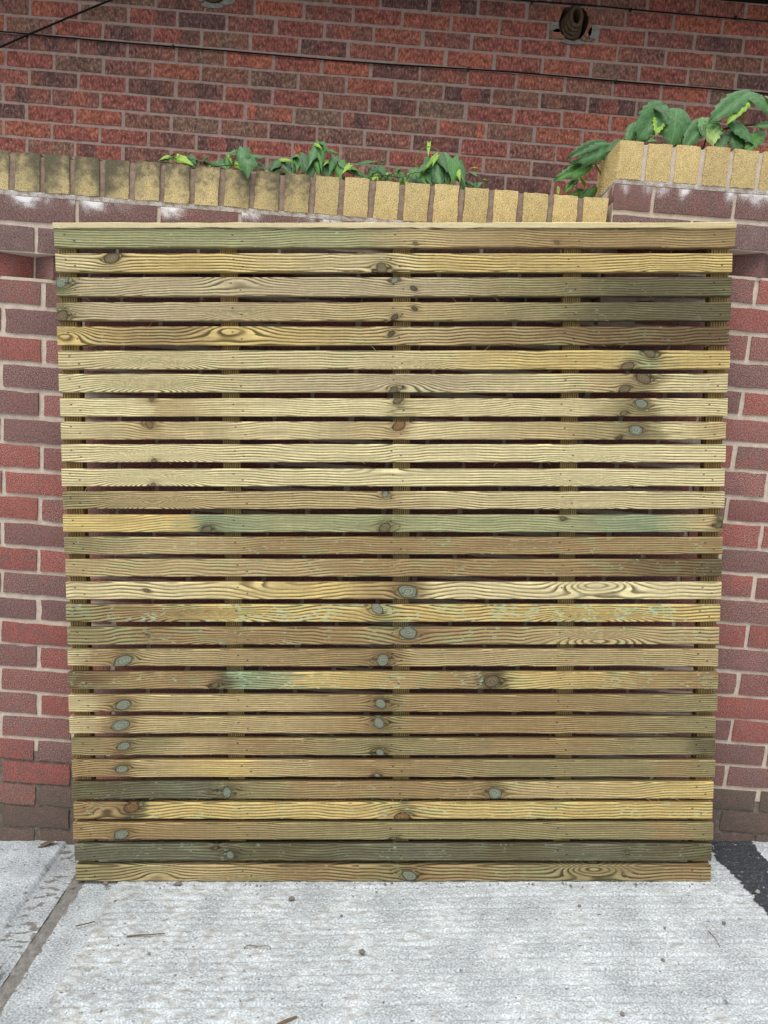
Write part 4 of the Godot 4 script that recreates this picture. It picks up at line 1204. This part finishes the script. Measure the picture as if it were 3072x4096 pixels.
func build_plants() -> void:
	var cols := [
		leaf_image(Vector3(44, 84, 42), Vector3(70, 114, 58), Vector3(104, 142, 84), 0.0, 201),
		leaf_image(Vector3(34, 68, 28), Vector3(54, 94, 40), Vector3(84, 120, 62), 0.0, 203),
		leaf_image(Vector3(104, 142, 38), Vector3(146, 176, 60), Vector3(168, 192, 96), 0.0, 205),
		leaf_image(Vector3(48, 92, 34), Vector3(74, 122, 46), Vector3(106, 146, 72), 0.0, 207),
		leaf_image(Vector3(62, 104, 54), Vector3(92, 138, 72), Vector3(150, 176, 110), 0.5, 209)]
	var mats := []
	for c: Image in cols:
		var m := mat(tex(c), normal_of(c, 2.0), 0.6, 0.5)
		m.metallic_specular = 0.45
		m.cull_mode = BaseMaterial3D.CULL_DISABLED
		m.backlight_enabled = true
		m.backlight = Color(0.10, 0.16, 0.04)
		mats.append(m)
	var meshes := [[], []]
	for k in 5:
		meshes[0].append(leaf_mesh(0, 20 + k))
		meshes[1].append(leaf_mesh(1, 40 + k))
	var info := [
		["bindweed", "sparse bindweed sprigs trailing over the left end of the coping, one leaf hanging over", "plant", Vector3(-0.45, 1.70, -2.49)],
		["bindweed", "thickest bindweed clump, its leaves heaped above the middle of the coping", "plant", Vector3(-0.1, 1.70, -2.49)],
		["bindweed", "bindweed clump with a thin arching tendril, right of the heaped clump", "plant", Vector3(0.18, 1.70, -2.49)],
		["leafy_shrub", "broad-leaved green shoot beside the left face of the raised coping", "plant", Vector3(0.42, 1.70, -2.5)],
		["leafy_shrub", "large toothed leaves on an arching stem above the raised coping", "plant", Vector3(0.75, 1.70, -2.5)]]
	var plants := []
	for q: Array in info:
		var p := base(q[0], q[3])
		tag(p, q[1], q[2], "climbing bindweed on the coping" if q[0] == "bindweed" else "leafy shoots by the raised coping")
		plants.append(p)
	var r := RandomNumberGenerator.new()
	r.seed = 3
	for q: Array in LEAVES:
		var p: Node3D = plants[q[0]]
		var a := Vector3(q[1], q[2], q[3])
		var t := Vector3(q[4], q[5], q[6])
		if q[9] == 0 and t.z < -2.14:
			a.y += 0.010
			t = a + (t - a) * 1.2
		var d := t - a
		var len_ := d.length()
		var z := d / len_
		var want := Vector3(r.randf_range(-0.3, 0.3), r.randf_range(0.35, 0.9), 1.0)
		var y := (want - z * want.dot(z)).normalized()
		var x := y.cross(z).normalized()
		var o := put(meshes[q[9]][r.randi() % 5], "leaf", mats[q[8]], p)
		var wd: float = q[7] * (1.35 if q[9] == 0 else 0.95)
		o.transform = Transform3D(Basis(x * wd, y * (wd + len_) * 0.5, z * len_), a - p.position)
	for q: Array in LEAVES:
		if q[9] != 0 or r.randf() < 0.45: continue
		var p: Node3D = plants[q[0]]
		var a := Vector3(q[1], q[2] + r.randf_range(-0.012, 0.006), q[3] - 0.02) + Vector3(r.randf_range(-0.03, 0.03), 0, r.randf_range(-0.03, 0.0))
		var z := Vector3(r.randf_range(-1, 1), r.randf_range(-0.8, 0.5), r.randf_range(0.1, 0.8)).normalized()
		var len_ := r.randf_range(0.016, 0.036)
		var want := Vector3(r.randf_range(-0.4, 0.4), r.randf_range(0.4, 1.0), 0.8)
		var y := (want - z * want.dot(z)).normalized()
		var x := y.cross(z).normalized()
		var o := put(meshes[0][r.randi() % 5], "leaf", mats[[0, 1, 1, 3, 3, 2][r.randi() % 6]], p)
		o.transform = Transform3D(Basis(x * len_ * 0.8, y * len_ * 0.8, z * len_), a - p.position)
	var green := flat_mat(Color(0.36, 0.46, 0.18), 0.6)
	var brown := flat_mat(Color(0.26, 0.24, 0.13), 0.7)
	for q: Array in STEMS:
		var p: Node3D = plants[q[0]]
		var pts := []
		var f: Array = q[3]
		for k in range(0, f.size(), 3): pts.append(Vector3(f[k], f[k + 1], f[k + 2]) - p.position)
		var st := new_st(0)
		add_tube(st, curve_points(pts, 5), q[1], q[1] * 0.7, 7)
		put(done(st), "stem", green if q[2] == 0 else brown, p)
	# runners down to the bed behind the wall
	for q in [[0, -0.34, 2.03], [0, -0.6, 2.05], [1, -0.12, 2.04], [1, -0.02, 2.02], [2, 0.17, 2.0], [2, 0.22, 1.99], [3, 0.49, 1.99], [4, 0.66, 2.07], [4, 0.95, 2.14]]:
		var p: Node3D = plants[q[0]]
		var st := new_st(0)
		var r0 := 0.0035 if q[0] > 2 else 0.0018
		add_tube(st, curve_points([Vector3(0, 0, 0), Vector3((q[1] - p.position.x) * 0.3, 0.14, 0.03), Vector3(q[1] - p.position.x, q[2] - p.position.y - 0.06, 0.1), Vector3(q[1] - p.position.x, q[2] - p.position.y, 0.19 if q[0] > 2 else 0.24)], 5), r0, r0 * 0.7, 7)
		put(done(st), "stem", brown, p)

func on_house(x: float, y: float, z: float) -> Vector3:
	return Vector3(x * cos(ROLL) - y * sin(ROLL), x * sin(ROLL) + y * cos(ROLL), -3.67 + z)

func cable(label: String, pts: Array, radius: float, clips: Array) -> void:
	var at := on_house(pts[0].x, pts[0].y, 0.0)
	var c := base("cable", at)
	tag(c, label, "cable", "black cables on the house wall")
	var black := flat_mat(Color(0.055, 0.055, 0.06), 0.45)
	var w := []
	for p: Vector3 in pts: w.append(on_house(p.x, p.y, p.z) - at)
	var st := new_st(0)
	add_tube(st, curve_points(w, 8), radius, radius, 8)
	put(done(st), "sheath", black, c)
	for q: Vector2 in clips:
		var cl := put(box_mesh(Vector3(-0.0035, -radius - 0.004, -0.004), Vector3(0.0035, radius + 0.003, radius * 2.0 + 0.004)), "clip", black, c, on_house(q.x, q.y, 0.0) - at)
		cl.rotation.z = ROLL

func build_cables() -> void:
	var a := []
	for k in 26:
		var x := -3.2 + k * 0.25
		a.append(Vector3(x, 2.932 + sin(x * 2.3) * 0.004 + sin(x * 5.1) * 0.002, 0.0075))
	cable("long black cable clipped across the house wall below the hose hole", a, 0.0033, [Vector2(-1.866, 2.931), Vector2(-1.191, 2.933), Vector2(0.174, 2.936), Vector2(0.859, 2.934)])
	var c := []
	for k in 16:
		var x := -0.2 + k * 0.22
		c.append(Vector3(x, 3.243 + sin(x * 3.0) * 0.003, 0.0075 if absf(x - 0.64) > 0.12 else 0.012))
	cable("thin black cable running just under the dark eaves", c, 0.0029, [Vector2(0.438, 3.243), Vector2(0.892, 3.244), Vector2(1.376, 3.247)])
	cable("black cable slanting down across the top left corner", [Vector3(-1.18, 3.236, 0.012), Vector3(-1.42, 3.118, 0.035), Vector3(-1.7, 2.985, 0.04), Vector3(-1.99, 2.845, 0.04), Vector3(-2.4, 2.65, 0.012)], 0.0043, [Vector2(-1.2, 3.228), Vector2(-2.38, 2.66)])

func build_hoses() -> void:
	var rubber := tri_mat(grain_image(128, 131, Vector3(60, 48, 38), Vector3(112, 92, 72), 1.5), 12.0, 1.0, 0.7)
	for n in 2:
		var at := on_house(hose_holes[n].x, hose_holes[n].y, 0.0)
		var h := base("coiled_hose", at)
		h.rotation.z = ROLL
		tag(h, "brown ribbed hose coiled in a round hole near the eaves" if n == 0 else "coiled hose in the wall hole cut off by the top edge", "hose", "coiled hoses in the wall holes")
		for k in 5:
			# each loop: a tall ring, leaning and set deeper than the one before
			var st := new_st(0)
			var pts := []
			var rx := 0.024 + k * 0.0055
			var ry := 0.046 + k * 0.0035
			var cx := 0.004 - k * 0.003
			var cy := 0.012 - k * 0.006
			for s in 56:
				var t := TAU * s / 56.0
				var rr := 1.0 + 0.012 * sin(t * 28.0)
				pts.append(Vector3(cx + cos(t) * rx * rr, cy + sin(t) * ry * rr, 0.030 - k * 0.015 - sin(t) * 0.014))
			add_tube(st, pts, 0.0088, 0.0088, 9, true)
			put(done(st), "loop", rubber, h)

func blob(sz: Vector3, seed_: int) -> ArrayMesh:
	var n := noise(seed_, 1.3, 2)
	var st := new_st(0)
	var P := []
	for j in 7:
		var row := []
		for i in 10:
			var a := TAU * i / 10.0
			var e := PI * (float(j) / 6.0 - 0.5)
			var d := Vector3(cos(e) * cos(a), sin(e), cos(e) * sin(a))
			row.append(d * sz * (1.0 + n.get_noise_3dv(d * 1.3) * 0.7))
		P.append(row)
	for j in 6:
		for i in 10:
			var k := (i + 1) % 10
			quad(st, P[j + 1][i], P[j + 1][k], P[j][k], P[j][i], Vector2(i, j), Vector2(k, j), Vector2(k, j + 1), Vector2(i, j + 1))
	return done(st)

func build_litter() -> void:
	var bark := tri_mat(grain_image(128, 141, Vector3(88, 70, 52), Vector3(132, 108, 84), 1.4), 30.0, 1.0)
	var clay := tri_mat(grain_image(128, 143, Vector3(98, 90, 84), Vector3(140, 131, 123), 1.4), 25.0, 1.0)
	var pale := tri_mat(grain_image(128, 145, Vector3(140, 136, 130), Vector3(182, 178, 172), 1.2), 25.0, 1.0)
	var twigs := [
		["straight brown twig on the ribbed concrete, longest of the loose twigs", [Vector3(-0.661, 0.006, -1.741), Vector3(-0.635, 0.007, -1.744), Vector3(-0.605, 0.0075, -1.746), Vector3(-0.566, 0.006, -1.752)], 0.0022],
		["short grey twig lying across the smooth slab margin", [Vector3(-0.81, 0.002, -1.785), Vector3(-0.785, 0.003, -1.793), Vector3(-0.765, 0.005, -1.799)], 0.0020],
		["thin dark bent twig near the middle of the ribbed concrete", [Vector3(-0.351, 0.005, -1.699), Vector3(-0.344, 0.006, -1.709), Vector3(-0.318, 0.006, -1.706), Vector3(-0.291, 0.006, -1.706), Vector3(-0.283, 0.005, -1.693)], 0.0013],
		["thick pale twig at the bottom edge of the picture", [Vector3(-0.235, 0.006, -1.462), Vector3(-0.215, 0.007, -1.475), Vector3(-0.194, 0.006, -1.486)], 0.0036],
		["fine red-brown stalk on the concrete by the black strip", [Vector3(0.842, 0.005, -1.762), Vector3(0.848, 0.006, -1.735), Vector3(0.846, 0.005, -1.705)], 0.0011]]
	for q: Array in twigs:
		var at: Vector3 = q[1][0]
		var pts := []
		for p: Vector3 in q[1]: pts.append(p - at)
		var st := new_st(0)
		add_tube(st, curve_points(pts, 5), q[2], q[2] * 0.65, 7)
		tag(put(done(st), "twig", bark, self, at), q[0], "twig", "loose twigs on the concrete")
	# dry leaves
	var dry := flat_mat(Color(0.40, 0.34, 0.27), 0.85)
	dry.cull_mode = BaseMaterial3D.CULL_DISABLED
	for q in [["curled brown dead leaf at the foot of the wall", Vector3(-1.065, 0.004, -2.145), 0.062, 0.028, 1.65], ["dry tan leaf standing by the silted joint at the left edge", Vector3(-0.935, 0.004, -1.60), 0.040, 0.022, 2.7]]:
		var o := put(leaf_mesh(0, 90 + int(q[2] * 1000)), "dead_leaf", dry, self, q[1])
		o.transform = Transform3D(Basis(Vector3.UP, q[4]) * Basis(Vector3.RIGHT, -0.35) * Basis.from_scale(Vector3(q[3], 0.03, q[2])), q[1] + Vector3(0, 0.004, 0))
		tag(o, q[0], "leaf", "dead leaves on the ground")
	# clods and stones big enough to single out
	for q in [["dark soil clod against the left end of the bottom slat", Vector3(-0.795, 0.006, -1.958), Vector3(0.014, 0.009, 0.009), clay], ["brown soil clod under the bottom slat, second from its left end", Vector3(-0.59, 0.006, -1.955), Vector3(0.018, 0.007, 0.008), clay], ["grey stone chip lying on the black strip", Vector3(1.045, 0.010, -1.915), Vector3(0.010, 0.009, 0.008), pale], ["brown pebble on the concrete near the black strip", Vector3(0.895, 0.008, -1.79), Vector3(0.008, 0.005, 0.006), clay], ["large grey stone on the ribs right of the bent twig", Vector3(-0.055, 0.010, -1.682), Vector3(0.013, 0.008, 0.009), clay], ["knobbly grey stone near the bottom slat, left of centre", Vector3(-0.255, 0.010, -1.885), Vector3(0.015, 0.009, 0.010), clay]]:
		tag(put(blob(q[2] * 0.62, int(absf(q[1].x) * 1000)), "stone", q[3], self, q[1]), q[0], "stone", "stones and clods on the concrete")
	# loose grit
	var r := RandomNumberGenerator.new()
	r.seed = 8
	var shapes := []
	for k in 5: shapes.append(blob(Vector3(1.0, 0.7, 0.85), 160 + k))
	var st := SurfaceTool.new()
	st.begin(Mesh.PRIMITIVE_TRIANGLES)
	for k in 240:
		var x := r.randf_range(-1.2, 1.2)
		var z := r.randf_range(-2.15, -1.36)
		if r.randf() < 0.45: x = r.randf_range(-1.05, 0.1)
		if r.randf() < 0.15:
			x = r.randf_range(-0.92, -0.86)
		if k < 70:
			x = r.randf_range(-0.9, 0.95)
			z = r.randf_range(-1.968, -1.945)
		var s := r.randf_range(0.0009, 0.0026) if r.randf() < 0.85 else r.randf_range(0.003, 0.0055)
		st.append_from(shapes[k % 5], 0, Transform3D(Basis(Vector3.UP, r.randf() * TAU) * Basis.from_scale(Vector3.ONE * s), Vector3(x, ground_h(x, z) + s * 0.35, z)))
	var grit := put(st.commit(), "grit", clay, self)
	tag(grit, "fine grit and crumbs of soil scattered over the concrete", "grit", "", "stuff")
